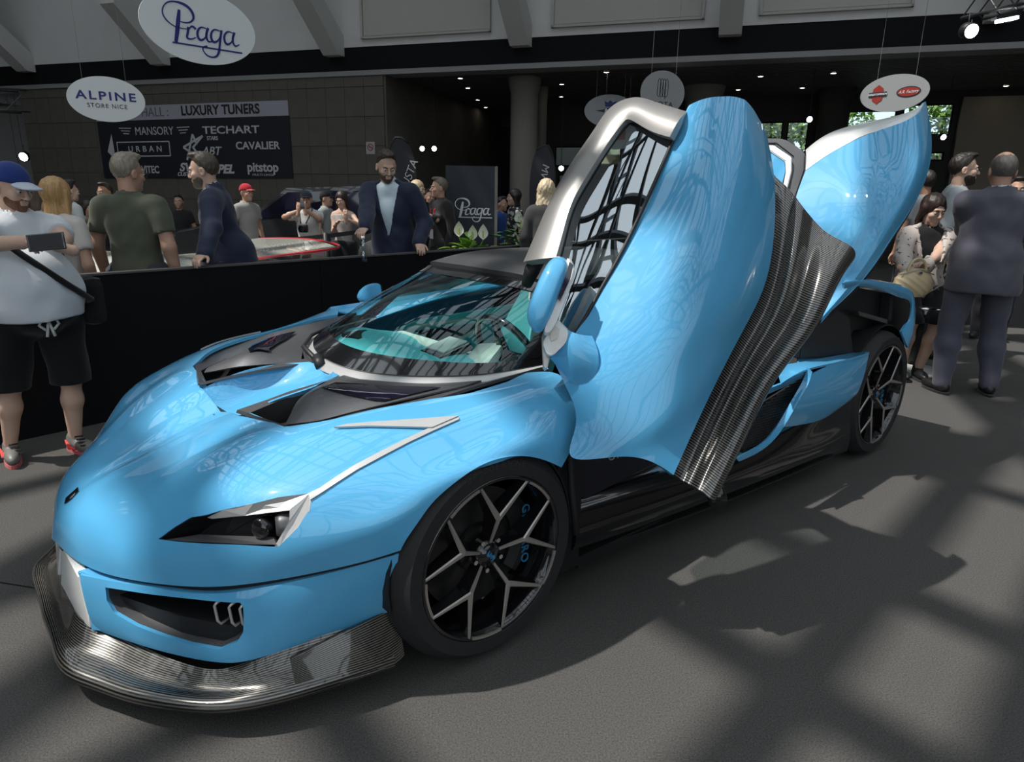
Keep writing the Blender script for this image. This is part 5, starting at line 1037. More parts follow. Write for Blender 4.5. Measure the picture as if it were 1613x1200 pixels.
# 1 heavy man in white tee at the left edge, photographing with his phone
hL = wat(97, 396, Y=3.12); hR = wat(46, 380, Y=3.10)
p1 = person('heavy man in white t-shirt and black shorts photographing at the left edge', 12, 264, 3.42, 52, skin=SKP, top=('tee', (.60,.62,.64), -.045), bottom=('shorts', (.006,.006,.007)), shoes=(.17,.165,.15), hair=('short', (.10,.05,.03)), build=1.16, belly=.055, head=(22, 16), hands=((hL, (-.75,-.3,.25)), (hR, (.8,-.25,.22))), beard=(.16,.07,.04), cap=((.015,.035,.16), (.45,.48,.55)), res=.011, feet=((.10, -.02), (-.17, .10)), grip=1.25, mus=(1, 0), hint={1: (1,-.1,-.5), -1: (-1,-.1,-.5)})
r = p1['root']; L1 = p1['loc']
bm = bmesh.new(); phc = Vector(wat(73, 381, Y=3.0)); bx(bm, (0,0,0), (.155, .010, .075), None, .004); ph = bm_obj('phone', bm, PIANO); ph.location = phc; ph.rotation_euler = (math.radians(-8), math.radians(-6), math.radians(8)); tag(ph, 'black phone held sideways by the heavy man at the left', 'phone')
bm = bmesh.new(); bx(bm, (-.055,.0055,.02), (.03,.003,.03), None, .001); bx(bm, (.0,-.0055,0), (.14,.001,.066)); bm_obj('camera_bump', bm, DARK, ph)
T1 = p1['T']; s1 = p1['s']
strap('bag_strap', [T1(-.20,.06,.50), T1(-.17,-.10,.46), T1(-.07,-.235,.33), T1(.10,-.315,.16), T1(.25,-.21,.05), T1(.27,0,.0)], cloth((.01,.01,.011)), r, .016)
bm = bmesh.new(); bx(bm, T1(.30,.0,.02), (.12,.24,.26), None, .05); bagm = bm_obj('shoulder_bag', bm, cloth((.008,.008,.009))); bagm.parent = None; bagm.matrix_world = Matrix.Rotation(math.radians(52), 4, 'Z'); bagm.location = (r.location.x, r.location.y, 0); tag(bagm, 'black crossbody bag on the hip of the heavy man', 'bag')
bm = bmesh.new()
for k in (-1, 1): tube(bm, [T1(.0,-.235,-.045), T1(.0+k*.035,-.245,-.035), T1(k*.05,-.24,-.07), T1(k*.02,-.245,-.10)], .007, 6)
for k in (-1, 1): tube(bm, [T1(.0,-.235,-.045), T1(k*.02,-.245,-.14)], .007, 6)
bm_obj('drawstring', bm, cloth((.6,.6,.58)), r, True)
for k in (1, -1):                                           # red flash on the shoe sides
    a = p1['ank'][k]; bm = bmesh.new(); tube(bm, [(a[0]-.047, a[1]+.01, .075), (a[0]-.05, a[1]-.05, .045), (a[0]-.045, a[1]-.11, .05)], [.004,.012,.004], 6); bm_obj('shoe_flash', bm, cloth((.75,.06,.05)), r, True)
    bm = bmesh.new(); 
    for j in range(4): tube(bm, [(a[0]-.02, a[1]-.05-j*.022, .100-j*.012), (a[0]+.02, a[1]-.06-j*.022, .100-j*.012)], .004, 5)
    bm_obj('shoe_lace', bm, cloth((.01,.01,.01)), r)
# 2 long blonde hair, white top, from behind
p2 = person('woman with long straight blonde hair and pale top seen from behind', 84, 285, 4.35, 168, skin=SK, top=('tee', (.55,.50,.46)), bottom=('skirt', (.05,.05,.06)), hair=('long', (.46,.27,.11)), build=.98, res=.013, hands=(None, None))
strap('bag_strap', [p2['T'](-.10,.05,.50), p2['T'](-.12,.13,.35), p2['T'](-.10,.14,.1), p2['T'](-.13,.10,-.02)], cloth((.10,.06,.04)), p2['root'], .010)
bm = bmesh.new(); bx(bm, p2['T'](-.16,.17,-.08), (.26,.09,.18), None, .03); hb_ = bm_obj('handbag', bm, mat('brown_leather', (.07,.045,.03), .5)); hb_.matrix_world = Matrix.Translation((p2['root'].location.x, p2['root'].location.y, 0)) @ Matrix.Rotation(math.radians(168), 4, 'Z'); tag(hb_, 'brown shoulder bag hanging on the back of the blonde woman', 'handbag')
# 3 olive polo from behind
b3 = [wat(150, 425, Y=4.35), wat(262, 412, Y=4.35)]
p3 = person('broad man in olive green polo shirt seen from behind', 196, 247, 4.55, 176, skin=SK, top=('polo', (.085,.090,.062), -.10), bottom=('trousers', (.05,.05,.06)), hair=('grey', (.24,.20,.15)), build=1.22, res=.012, head=(-22, 4), hands=(None, None), glasses=1)
# 4 navy jacket man, hand on the barrier
BTOP = .925
def onbar(px, l=.04):  # a point on the barrier's top edge under picture column px
    best = None
    for k in range(200):
        q = np.array(BP(-1+k*.05, l, BTOP)); d = q-OC; z = d@FWn; x = 806.5+FPX*(d@RIn)/z
        if best is None or abs(x-px) < best[0]: best = (abs(x-px), q)
    return best[1]
h4 = onbar(312, .0)+np.array([.02,.07,.075])
p4 = person('bearded man in navy blazer leaning a hand on the barrier, looking left', 318, 244, float(onbar(350)[1])+.42, 285, skin=SKP, top=('jacket', NAVY, -.25, (.62,.64,.66)), bottom=('trousers', (.03,.035,.05)), hair=('short', (.07,.05,.035)), beard=(.10,.08,.06), build=1.14, res=.011, head=(-8, 8), hands=(None, None) if False else ((h4, (-.15,-.95,-.25)), None), hint={1: (.3, 1, -.2)}, lean=8)
# 5 blazer man at the centre with the bottle
y5 = float(onbar(605)[1]); hA, hB = onbar(566, .0)+np.array([.02,.06,.075]), onbar(664, 0.)+np.array([-.02,.05,.075])
p5 = person('dark haired man in navy blazer leaning on the barrier holding a bottle', 608, 238, y5+.42, -6, skin=SKP, top=('jacket', NAVY, -.22, (.58,.68,.74)), bottom=('trousers', (.03,.035,.05)), hair=('short', (.045,.03,.022)), beard=(.07,.045,.03), build=1.16, res=.011, head=(30, 22), lean=12, hands=((hB, (.3,-.85,-.35)), (hA, (-.2,-.9,-.3))), hint={1: (.35,1,.1), -1: (-.35,1,.1)})
for nm, dz in (('jacket_button', .13), ('jacket_button', .04)):
    bm = bmesh.new(); q = p5['T'](.0,-.145,dz); bx(bm, q, (.018,.008,.018), None, .003); bm_obj(nm, bm, SILVER, p5['root'])
# bottle
bt_ = empty('water_bottle', hA+np.array([.012,-.105,-.12]), 0, 'clear plastic water bottle held by the blazer man over the barrier', 'bottle')
bm = bmesh.new(); lathe(bm, [(.0,0),(.028,.0),(.031,.01),(.029,.03),(.032,.05),(.026,.075),(.022,.085),(.028,.105),(.032,.125),(.030,.15),(.014,.175),(.013,.185)], 20); bm_obj('bottle_body', bm, CLEARP if 'CLEARP' in globals() else pane_mat('clear_plastic', (.9,.94,.95), .22), bt_, True)
bm = bmesh.new(); lathe(bm, [(.0,.205),(.0155,.205),(.0155,.183),(.0,.183)], 16); bm_obj('bottle_cap', bm, WHITE, bt_, True)
# background crowd
def lanyard(p, col=(.65,.03,.04)):
    T_ = p['T']; strap('lanyard', [T_(-.07,-.02,.52), T_(-.05,-.115,.42), T_(0,-.125,.17), T_(.05,-.115,.42), T_(.07,-.02,.52)], cloth(col), p['root'], .010)
    bm = bmesh.new(); bx(bm, T_(0,-.135,.11), (.075,.006,.11), None, .002); bm_obj('badge', bm, cloth((.6,.58,.62)), p['root'])
person('man in red cap with crossbody strap standing behind the navy blazer', 386, 292, 9.0, 60, skin=SK, top=('tee', (.30,.29,.27)), cap=((.42,.02,.03), (.5,.1,.1)), hair=('short', (.05,.03,.02)), res=.02)
q = person('man in white tee and pink shorts photographing with both hands raised', 482, 303, 8.4, 14, skin=SK, top=('tee', (.60,.58,.55)), bottom=('shorts', (.55,.33,.36)), cap=((.03,.035,.05), (.02,.02,.03)), res=.019, hands=((wat(480, 330, Y=8.1), (-.2,0,1)), (wat(470, 332, Y=8.1), (.2,0,1))), grip=1.3)
bm = bmesh.new(); bx(bm, (0,0,0), (.10,.07,.09), None, .012); lathe(bm, [(.036,-.09),(.036,-.03),(.03,-.03)], 14, 'Y'); cm = bm_obj('camera', bm, DARK); cm.location = wat(478, 360, Y=8.12); tag(cm, 'black camera hanging before the man in white tee', 'camera')
bm = bmesh.new(); tube(bm, [wat(474, 352, Y=8.14), wat(471, 330, Y=8.22), wat(488, 318, Y=8.45), wat(492, 330, Y=8.25), wat(482, 352, Y=8.14)], .008, 6); cs = bm_obj('neck_strap', bm, DARK); cs.parent = cm; cs.matrix_parent_inverse = Matrix.Translation(cm.location).inverted()
bm = bmesh.new(); bx(bm, (0,0,0), (.05,.01,.10), None, .004); pp = bm_obj('phone', bm, PIANO); pp.location = wat(476, 322, Y=8.02); tag(pp, 'phone raised before the face of the man in pink shorts', 'phone')
person('man in black cap and grey tee behind the photographing man', 512, 303, 9.6, 80, skin=SK, top=('tee', (.26,.28,.29)), cap=((.01,.01,.012), (.01,.01,.012)), hair=('short', (.03,.02,.02)), res=.022)
person('young woman with long dark hair in pale sleeveless top looking down', 538, 304, 8.9, -8, skin=SKP, top=('tank', (.40,.37,.34)), bottom=('skirt', (.015,.015,.018)), hair=('long', (.03,.018,.014)), build=.9, res=.02, head=(0, 14), hands=((wat(545, 345, Y=8.6), (0,-.3,.9)), (wat(530, 352, Y=8.65), (.6,-.3,.5))))
lw = person('woman with straight blonde hair and red lanyard in black top', 657, 287, 8.6, 38, skin=SKP, top=('tee', (.008,.008,.009)), bottom=('trousers', (.008,.008,.009)), hair=('long', (.50,.38,.22)), build=.95, res=.018, head=(20, 0)); lanyard(lw)
lm = person('grey haired man in glossy black shirt beside the blonde woman', 693, 283, 8.3, -55, skin=SK, top=('long', (.025,.022,.022)), bottom=('trousers', (.01,.01,.012)), hair=('grey', (.16,.13,.10)), build=1.08, res=.018, head=(-15, 0), hands=(None, (wat(683, 343, Y=8.0), (-.7,-.2,.5)))); lanyard(lm)
person('man in beige shirt half hidden behind the lanyard pair', 676, 300, 10.2, 30, skin=SK, top=('long', (.34,.30,.25)), hair=('short', (.05,.035,.03)), res=.024)
person('man in white shirt deep behind the blonde lanyard woman', 645, 296, 11.2, 20, skin=SK, top=('tee', (.5,.5,.5)), hair=('grey', (.2,.15,.12)), res=.026)
person('woman in black and white patterned dress standing by the panel', 811, 300, 9.4, -70, skin=SKP, top=('dress', (.05,.05,.05)), bottom=('skirt', (.02,.02,.02)), hair=('long', (.012,.01,.01)), build=.92, res=.02)
person('person in blue shirt in the shade right of the dark panel', 789, 312, 9.9, 60, skin=SK, top=('tee', (.02,.06,.22)), bottom=('trousers', (.02,.02,.03)), hair=('short', (.03,.02,.02)), res=.024)
person('woman with curly pale blonde hair seen from behind by the plants', 861, 286, 6.9, 172, skin=SKP, top=('long', (.045,.045,.045)), bottom=('trousers', (.02,.02,.02)), hair=('curly', (.62,.50,.33)), build=.95, res=.016)
person('smiling man in black tee facing us beyond the olive polo', 165, 291, 8.3, -14, skin=SKD, top=('tee', (.012,.012,.013)), hair=('short', (.04,.03,.02)), beard=(.06,.04,.03), res=.02, build=1.05)
person('dark haired man in white tee carrying a backpack, back turned', 104, 287, 7.4, 150, skin=SKP, top=('tee', (.46,.48,.48)), hair=('short', (.015,.012,.01)), res=.019)
person('woman in pale top partly hidden behind the long blonde hair', 52, 300, 6.6, 150, skin=SK, top=('tee', (.5,.52,.52)), hair=('mid', (.05,.03,.02)), res=.022)
person('dark haired woman looking aside between backpack and polo', 137, 318, 8.6, 60, skin=SK, top=('tee', (.12,.11,.10)), hair=('mid', (.03,.02,.015)), res=.024)
sc = person('seated man in black resting his chin far by the stone wall', 284, 338, 13.1, 12, H=1.72, seat=.46, skin=SK, top=('tee', (.02,.02,.022)), bottom=('trousers', (.03,.03,.03)), hair=('short', (.03,.02,.02)), res=.026)
# right side
p6 = person('stout grey haired man in grey suit standing with his back turned', 1586, 244, 5.05, 172, skin=SK, top=('jacket', (.085,.082,.105), -.17, (.6,.62,.66)), bottom=('trousers', (.075,.075,.10)), shoes=(.012,.011,.011), hair=('bald', (.13,.115,.10)), build=1.26, belly=.02, res=.011, head=(-8, 4), feet=((.17, .03), (-.17, .03)), hands=((wat(1535, 400, Y=5.42), (.8,.4,.2)), (wat(1640, 400, Y=5.0), (.1,.1,-1))), hint={1: (1, .3, -.5), -1: (-1, .3, -.3)})
person('bearded man in pale grey sweatshirt and glasses looking right', 1518, 247, 6.3, 58, skin=SKP, top=('long', (.36,.39,.40)), hair=('short', (.02,.015,.012)), beard=(.03,.02,.015), glasses=1, res=.016, head=(12, 0))
person('man in pale tee turned away behind the sweatshirt man', 1462, 272, 7.6, 190, skin=SKD, top=('tee', (.33,.34,.34)), hair=('short', (.02,.015,.012)), res=.02)
person('man with dark hair at the right edge beyond the grey suit', 1606, 283, 7.2, -30, skin=SK, top=('tee', (.03,.03,.03)), hair=('short', (.03,.02,.02)), res=.024)
p7 = person('seated curly haired woman in patterned jacket holding a beige handbag', 1462, 368, 5.75, -12, H=1.68, seat=.62, skin=SKP, top=('jacket', (.45,.39,.35), -.08, (.010,.010,.012)), bottom=('skirt', (.008,.008,.009)), hair=('mid', (.03,.016,.012)), build=1.0, res=.012, head=(16, 16), hands=((wat(1452, 430, Y=5.35), (-.6,-.3,.3)), (wat(1428, 428, Y=5.35), (.7,-.2,-.2))), feet=((.0, -.30), (-.14, -.32)))

def patterned(name, c0, c1, scale, th):
    m = mat(name, c0, .85); t = m.node_tree; b = t.nodes['Principled BSDF']; tc = t.nodes.new('ShaderNodeTexCoord'); v = t.nodes.new('ShaderNodeTexNoise'); v.inputs['Scale'].default_value = scale; r = t.nodes.new('ShaderNodeValToRGB'); r.color_ramp.interpolation = 'CONSTANT'
    r.color_ramp.elements[0].color = (*c0, 1); r.color_ramp.elements[1].color = (*c1, 1); r.color_ramp.elements[1].position = th; t.links.new(tc.outputs['Object'], v.inputs['Vector']); t.links.new(v.outputs['Fac'], r.inputs[0]); t.links.new(r.outputs[0], b.inputs['Base Color']); return m
for ch in p7['root'].children:
    if ch.name.startswith('jacket'): ch.data.materials[0] = patterned('floral_cloth', (.50,.44,.40), (.12,.10,.09), 26, .62)
for o in bpy.data.objects:
    if o.name.startswith('dress'): o.data.materials[0] = patterned('black_white_cloth', (.012,.012,.014), (.45,.45,.45), 18, .56)
# ================================================================== signs, boards, plants, furniture, lamps
SIGNW = mat('sign_white', (.68, .70, .70), .55); SIGNSHADE = mat('sign_shaded_white', (.30, .305, .31), .6); SIGNB = mat('sign_navy', (.015, .02, .16), .5); SIGNK = mat('sign_ink', (.02, .022, .03), .5); SIGNR = mat('sign_red', (.30, .03, .02), .5)  # the shaded white is sign white with shade put into its colour
def sign(label, c, psi, a, b_, wires=True, m=SIGNW):
    o = empty('hanging_sign', c, psi, label, 'sign', 'oval brand signs hung from the ceiling')
    bm = bmesh.new(); vs = [bm.verts.new((a*math.cos(t), -.006, b_*math.sin(t))) for t in np.linspace(0, 2*math.pi, 65)[:-1]]; f = bm.faces.new(vs); r = bmesh.ops.extrude_face_region(bm, geom=[f]); bmesh.ops.translate(bm, vec=(0,.012,0), verts=[v for v in r['geom'] if isinstance(v, bmesh.types.BMVert)]); bmesh.ops.recalc_face_normals(bm, faces=bm.faces); bm_obj('board', bm, m, o)
    if wires:
        for k in (-1, 1): bm = bmesh.new(); tube(bm, [(k*a*.55, 0, b_*.80), (k*a*.55, 0, (9.0 if c[1] < 14 else 3.97)-c[2])], .0025, 5); bm_obj('wire', bm, GREYT, o)
    return o
RX = Matrix.Rotation(math.pi/2, 3, 'X')
def stx(o, body, size, x, z, m, sx=1., shear=0., space=1., bold=0., name='lettering', y=-.009): return text_obj(name, body, size, m, o, (x, y, z), RX, .002, shear=shear, space=space, sx=sx, bold=bold)
def stroke(o, name, pts, wd, m, y=-.010, n=40):
    """flat brush stroke of varying width through plane points"""
    P = spline(np.array([(p[0], 0, p[1]) for p in pts]), n) if len(pts) > 2 else spline(np.array([(p[0], 0, p[1]) for p in pts]), 2); n = len(P)
    w = np.interp(np.linspace(0, 1, n), np.linspace(0, 1, len(wd)), wd) if hasattr(wd, '__len__') else np.full(n, wd); tg = np.gradient(P, axis=0); tg /= np.linalg.norm(tg, axis=1)[:, None]+1e-9; nn = np.stack([-tg[:, 2], 0*w, tg[:, 0]], 1)
    L_, R_ = P+nn*w[:, None]/2, P-nn*w[:, None]/2; L_[:, 1] = R_[:, 1] = y; V = np.concatenate([L_, R_]); F = [(i, i+1, n+i+1, n+i) for i in range(n-1)]; s_ = mesh_obj(name, V, F, m, o, False); solid(s_, .003, 0); return s_
def praga(o, k, m, cx=0, cz=0, y=-.010, bw=1.):
    """the flowing word Praga with its underline"""
    U = lambda x, z: (cx+k*x, cz+k*z); S = lambda n, pts, w: stroke(o, n, [U(*p) for p in pts], [k*bw*q for q in w], m, y)
    S('letter_p', [(-.84,.56),(-.90,-.0),(-1.02,-.50)][::1] and [(-.78,.62),(-.86,.2),(-.93,-.15),(-1.02,-.55)], [.10,.15,.15,.12])
    S('letter_p_bowl', [(-.55,-.02),(-1.05,.02),(-1.40,.40),(-1.22,.78),(-.80,.88),(-.36,.70),(-.28,.38),(-.55,.20),(-.82,.22)], [.03,.035,.05,.04,.05,.10,.10,.05,.03])
    S('letter_r', [(-.50,.06),(-.56,-.2),(-.58,-.34),(-.44,-.36),(-.25,-.28)], [.10,.09,.08,.05,.03]); S('letter_r_arm', [(-.52,-.08),(-.36,.10),(-.22,.02)], [.03,.06,.09])
    for x0, nm in ((0., 'letter_a'), (1.04, 'letter_a')):
        S(nm, [(x0+.20,.10),(x0-.02,.12),(x0-.18,-.14),(x0-.10,-.34),(x0+.08,-.26),(x0+.22,.02)], [.03,.06,.09,.09,.05,.03]); S(nm+'_stem', [(x0+.26,.14),(x0+.16,-.22),(x0+.24,-.36),(x0+.42,-.28)], [.09,.09,.07,.03])
    S('letter_g', [(.72,.10),(.50,.12),(.34,-.14),(.42,-.34),(.60,-.26),(.74,.02)], [.03,.06,.09,.09,.05,.03]); S('letter_g_tail', [(.78,.14),(.66,-.40),(.48,-.86),(.10,-.86),(-.02,-.62),(.16,-.54)], [.09,.08,.09,.06,.04,.07])
    S('underline', [(-1.15,-.58),(1.55,-.60)], [.055,.055])
sg1 = sign('largest white oval sign with flowing blue script, hanging at the upper left', (-2.80, 6.5, 2.81), .74, .49, .30)
praga(sg1, .222, SIGNB, .01, -.03)
sg2 = sign('white oval sign with spaced navy capitals hanging before the sponsor banner', (-5.42, 9.5, 2.57), .45, .45, .28)
stx(sg2, 'ALPINE', .145, 0, .035, SIGNB, 1.25, space=1.25, bold=.003); stx(sg2, 'STORE NICE', .075, .0, -.085, SIGNK, 1., space=1.15)
sg3 = sign('tilted oval sign with red shield and red oval above the rear cover tip', (5.21, 10, 2.88), -.86, .45, .24, True, SIGNSHADE)
for z0, z1, w in ((.03,.125,.075),(-.125,-.03,.075)):
    prism('shield', [(-.21-w,-.008,0), (-.21-w*.9,-.008,(z1 if z0 > 0 else z0)*.6), (-.21,-.008,z1 if z0 > 0 else z0), (-.21+w*.9,-.008,(z1 if z0 > 0 else z0)*.6), (-.21+w,-.008,0)], (0,-.004,0), SIGNR, sg3)
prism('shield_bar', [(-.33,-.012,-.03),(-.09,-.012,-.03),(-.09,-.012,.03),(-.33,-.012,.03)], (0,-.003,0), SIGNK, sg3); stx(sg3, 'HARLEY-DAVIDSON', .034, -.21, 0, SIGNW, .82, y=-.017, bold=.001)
for a, b_, m_, y_ in ((.155,.07,SIGNK,-.009),(.14,.056,SIGNR,-.012)):
    bm = bmesh.new(); f = bm.faces.new([bm.verts.new((.19+a*math.cos(t), y_, b_*math.sin(t))) for t in np.linspace(0, 2*math.pi, 33)[:-1]]); o = bm_obj('red_oval', bm, m_, sg3); solid(o, .003, 0)
stx(sg3, 'A.R. Factory', .055, .19, 0, SIGNW, .9, shear=.3, y=-.016)
sg4 = sign('white oval sign painted in shade with winged crest half hidden behind the door frame', (1.95, 15, 3.18), -.01, .53, .32, True, SIGNSHADE)
stroke(sg4, 'star', [(-.30,0),(0,0)], [.0,.10], MATS['sign_ink'], -.009, 2); stroke(sg4, 'star', [(0,0),(.30,.02)], [.10,.0], SIGNK, -.009, 2); stroke(sg4, 'star', [(-.10,-.22),(0,0)], [.0,.12], SIGNK, -.009, 2); stroke(sg4, 'star', [(0,0),(.14,.20)], [.12,.0], SIGNK, -.009, 2)
prism('crest', [(-.11,-.008,.06),(-.10,-.008,-.14),(0,-.008,-.19),(.10,-.008,-.14),(.11,-.008,.06)], (0,-.003,0), SIGNB, sg4); prism('crown', [(-.10,-.008,.08),(-.12,-.008,.19),(-.05,-.008,.16),(0,-.008,.21),(.05,-.008,.16),(.12,-.008,.19),(.10,-.008,.08)], (0,-.003,0), SIGNB, sg4)
stx(sg4, 'MV', .20, 0, -.03, SIGNW, .95, shear=.2, bold=.004, y=-.014)
sg5 = sign('round white sign painted in shade with looped line emblem above the door frame', (2.42, 12, 3.12), .31, .41, .34, True, SIGNSHADE)
for x in (-.075,-.03,.015,.06): stroke(sg5, 'loop', [(x-.022,.18),(x-.03,.05),(x-.022,-.04),(x,-.065),(x+.022,-.04),(x+.03,.05),(x+.022,.18),(x,.215),(x-.022,.18)] , .008, SIGNK, -.009)
stroke(sg5, 'tail', [(.035,-.03),(.045,-.10)], .008, SIGNK, -.009); stx(sg5, 'OQTA', .11, 0, -.18, SIGNK, 1.2, space=1.1)
sg6 = sign('small oval sign mostly hidden below the winged crest sign', (2.15, 15.3, 2.74), 0., .46, .30, True, SIGNSHADE)
prism('orange_block', [(-.26,-.008,-.10),(.2,-.008,-.10),(.2,-.008,.10),(-.26,-.008,.10)], (0,-.003,0), SIGNR, sg6); stx(sg6, 'HARLEY', .12, -.02, 0, SIGNK, 1., y=-.013, bold=.003)
# sponsor banner on the stone wall
ban = empty('sponsor_banner', FP(-12.9, -.03, 2.55), math.atan2(dF[1], dF[0]), 'wide black sponsor banner with grey heading on the stone wall', 'banner')
bw0, bw1 = -2.86, 2.90
prism('banner_cloth', [(bw0,0,-.83),(bw1,0,-.79),(bw1+.0,0,.62),(bw0,0,.60)], (0,.02,0), mat('banner_black', (.008,.009,.016), .7), ban); prism('banner_heading', [(bw0,-.002,.56),(bw1,-.002,.60),(bw1,-.002,.93),(bw0,-.002,.90)], (0,.02,0), mat('banner_grey', (.30,.30,.33), .7), ban)
BT_ = mat('banner_print', (.45,.45,.46), .7); BK_ = mat('banner_ink', (.01,.01,.012), .7); BG2 = mat('banner_ink_grey', (.12,.12,.13), .7)
stx(ban, 'NEW HALL :', .30, -1.35, .74, BG2, 1.0); stx(ban, 'LUXURY TUNERS', .30, .98, .755, BK_, .98, bold=.008)
stx(ban, 'MANSORY', .27, -1.05, .30, BT_, .95)
for k in (-1, 1):
    for j in range(3): stroke(ban, 'wing_bar', [(-1.05+k*(.72+.04*j),.38-j*.065),(-1.05+k*(1.10-.06*j),.39-j*.065)], .02, BT_)
stx(ban, 'TECHART', .24, 1.25, .30, BT_, 1.55, bold=.004); stx(ban, 'URBAN', .19, -1.40, -.12, BT_, 1.2, space=1.7, bold=.003)
for a, b_ in (((-2.28,.05),(-.62,.06)),((-2.28,-.29),(-.62,-.28)),((-2.28,.05),(-2.28,-.29)),((-.62,.06),(-.62,-.28))): stroke(ban, 'frame_line', [a, b_], .025, BT_)
prism('arrow', [(-2.62,-.01,-.18),(-2.42,-.01,.25),(-2.38,-.01,-.38)], (0,-.003,0), BT_, ban)
for q in (((-.12,-.38),(.12,.22)),((.12,.22),(.22,-.02)),((-.20,-.08),(.42,.18)),((.42,.18),(.08,-.10)),((-.20,-.08),(.30,-.36)),((.30,-.36),(.10,-.08))): stroke(ban, 'star_line', list(q), .05, BT_)
stx(ban, 'STARS', .13, .70, .12, BT_, .9, bold=.003); stx(ban, 'ABT', .27, .62, -.18, BT_, 1.1, shear=.3, bold=.004); stx(ban, 'CAVALIER', .24, 1.98, -.06, BT_, 1.15, bold=.005)
stx(ban, 'NOVITEC', .25, -1.48, -.62, BT_, .85, bold=.006); stx(ban, 'SVR', .27, -.12, -.56, BT_, 1.2, shear=.3, bold=.01); stx(ban, 'CUSTOMS', .12, -.15, -.72, BT_, 1.2, shear=.3, bold=.003); stx(ban, 'XPEL', .28, .88, -.60, BT_, 1.15, shear=.3, bold=.012); stx(ban, 'pitstop', .30, 2.08, -.55, BT_, 1.05, bold=.008); stx(ban, 'MULTI-LINGE', .07, 2.08, -.72, BT_, 1.5)
# small no-smoking notice
P_ = FP(-7.92, -.0, 2.43); nsg = empty('notice', P_, math.atan2(dF[1], dF[0]), 'small square no smoking notice on the stone wall corner', 'sign'); prism('plate', [(-.11,0,-.13),(.11,0,-.13),(.11,0,.13),(-.11,0,.13)], (0,-.01,0), mat('notice_paper', (.35,.33,.32), .6), nsg)
bm = bmesh.new(); tube(bm, [(.07*math.cos(t), -.014, .015+.07*math.sin(t)) for t in np.linspace(0, 2*math.pi, 25)], .008, 5, False); tube(bm, [(-.05,-.014,.065),(.05,-.014,-.035)], .008, 5); bm_obj('ring', bm, SIGNR, nsg); bm = bmesh.new(); bx(bm, (0,-.013,.015), (.08,.004,.015)); bm_obj('cigarette', bm, SIGNK, nsg)
# dark upright panel with the word Praga
bp = empty('display_panel', wat(741, 390, Y=8.6)*A(1,1,0), .03, 'tall dark slate display panel with white script lettering behind the barrier', 'panel'); 
bm = bmesh.new(); bx(bm, (0,0,.885), (.60,.06,1.77)); bm_obj('panel_body', bm, mat('slate_blue', (.022,.028,.036), .7), bp); bm = bmesh.new(); bx(bm, (.318,.0,.885), (.035,.062,1.77)); bm_obj('panel_edge', bm, COLM, bp); praga(bp, .155, mat('panel_print', (.62,.63,.65), .6), .03, 1.25, -.034, 1.35)
# feather flags
def flag(label, px, py0, py1, Y, k, txt):
    P0, P1 = wat(px, py1, Y=Y), wat(px, py0, Y=Y); H = P1[2]; o = empty('feather_flag', (P0[0], P0[1], 0), .0, label, 'flag'); bm = bmesh.new(); pts = [(0,0,0),(0,0,H*.7),(k*.04,0,H*.9),(k*.16,0,H),(k*.34,0,H*.96)]; tube(bm, [tuple(p) for p in spline(np.array(pts, float), 16)], .012, 6); bm_obj('pole', bm, DARK, o, True)
    G = np.array([[(0,0,.5),(k*.28,.0,.6)],[(0,0,H*.5),(k*.42,.03,H*.5)],[(0,0,H*.75),(k*.44,0,H*.75)],[(k*.05,0,H*.9),(k*.40,.02,H*.88)],[(k*.16,0,H),(k*.34,0,H*.955)]], float); grid_obj('flag_cloth', fine(G, 24, 8), mat('flag_cloth', (.02,.02,.025), .7), o, .004)
    text_obj('flag_lettering', txt, .17, BT_, o, (k*.25, -.03, H*.66), RX @ Matrix.Rotation(math.radians(68 if k > 0 else -100), 3, 'Z'), .002, shear=.2); return o
flag('tall black lettered feather flag behind the bottle holding blazer man', 613, 215, 380, 10.5, 1, 'MV AGUSTA'); flag('black feather flag beside the pale columns seen from its back', 873, 228, 330, 12.2, -1, 'MV AGUSTA')
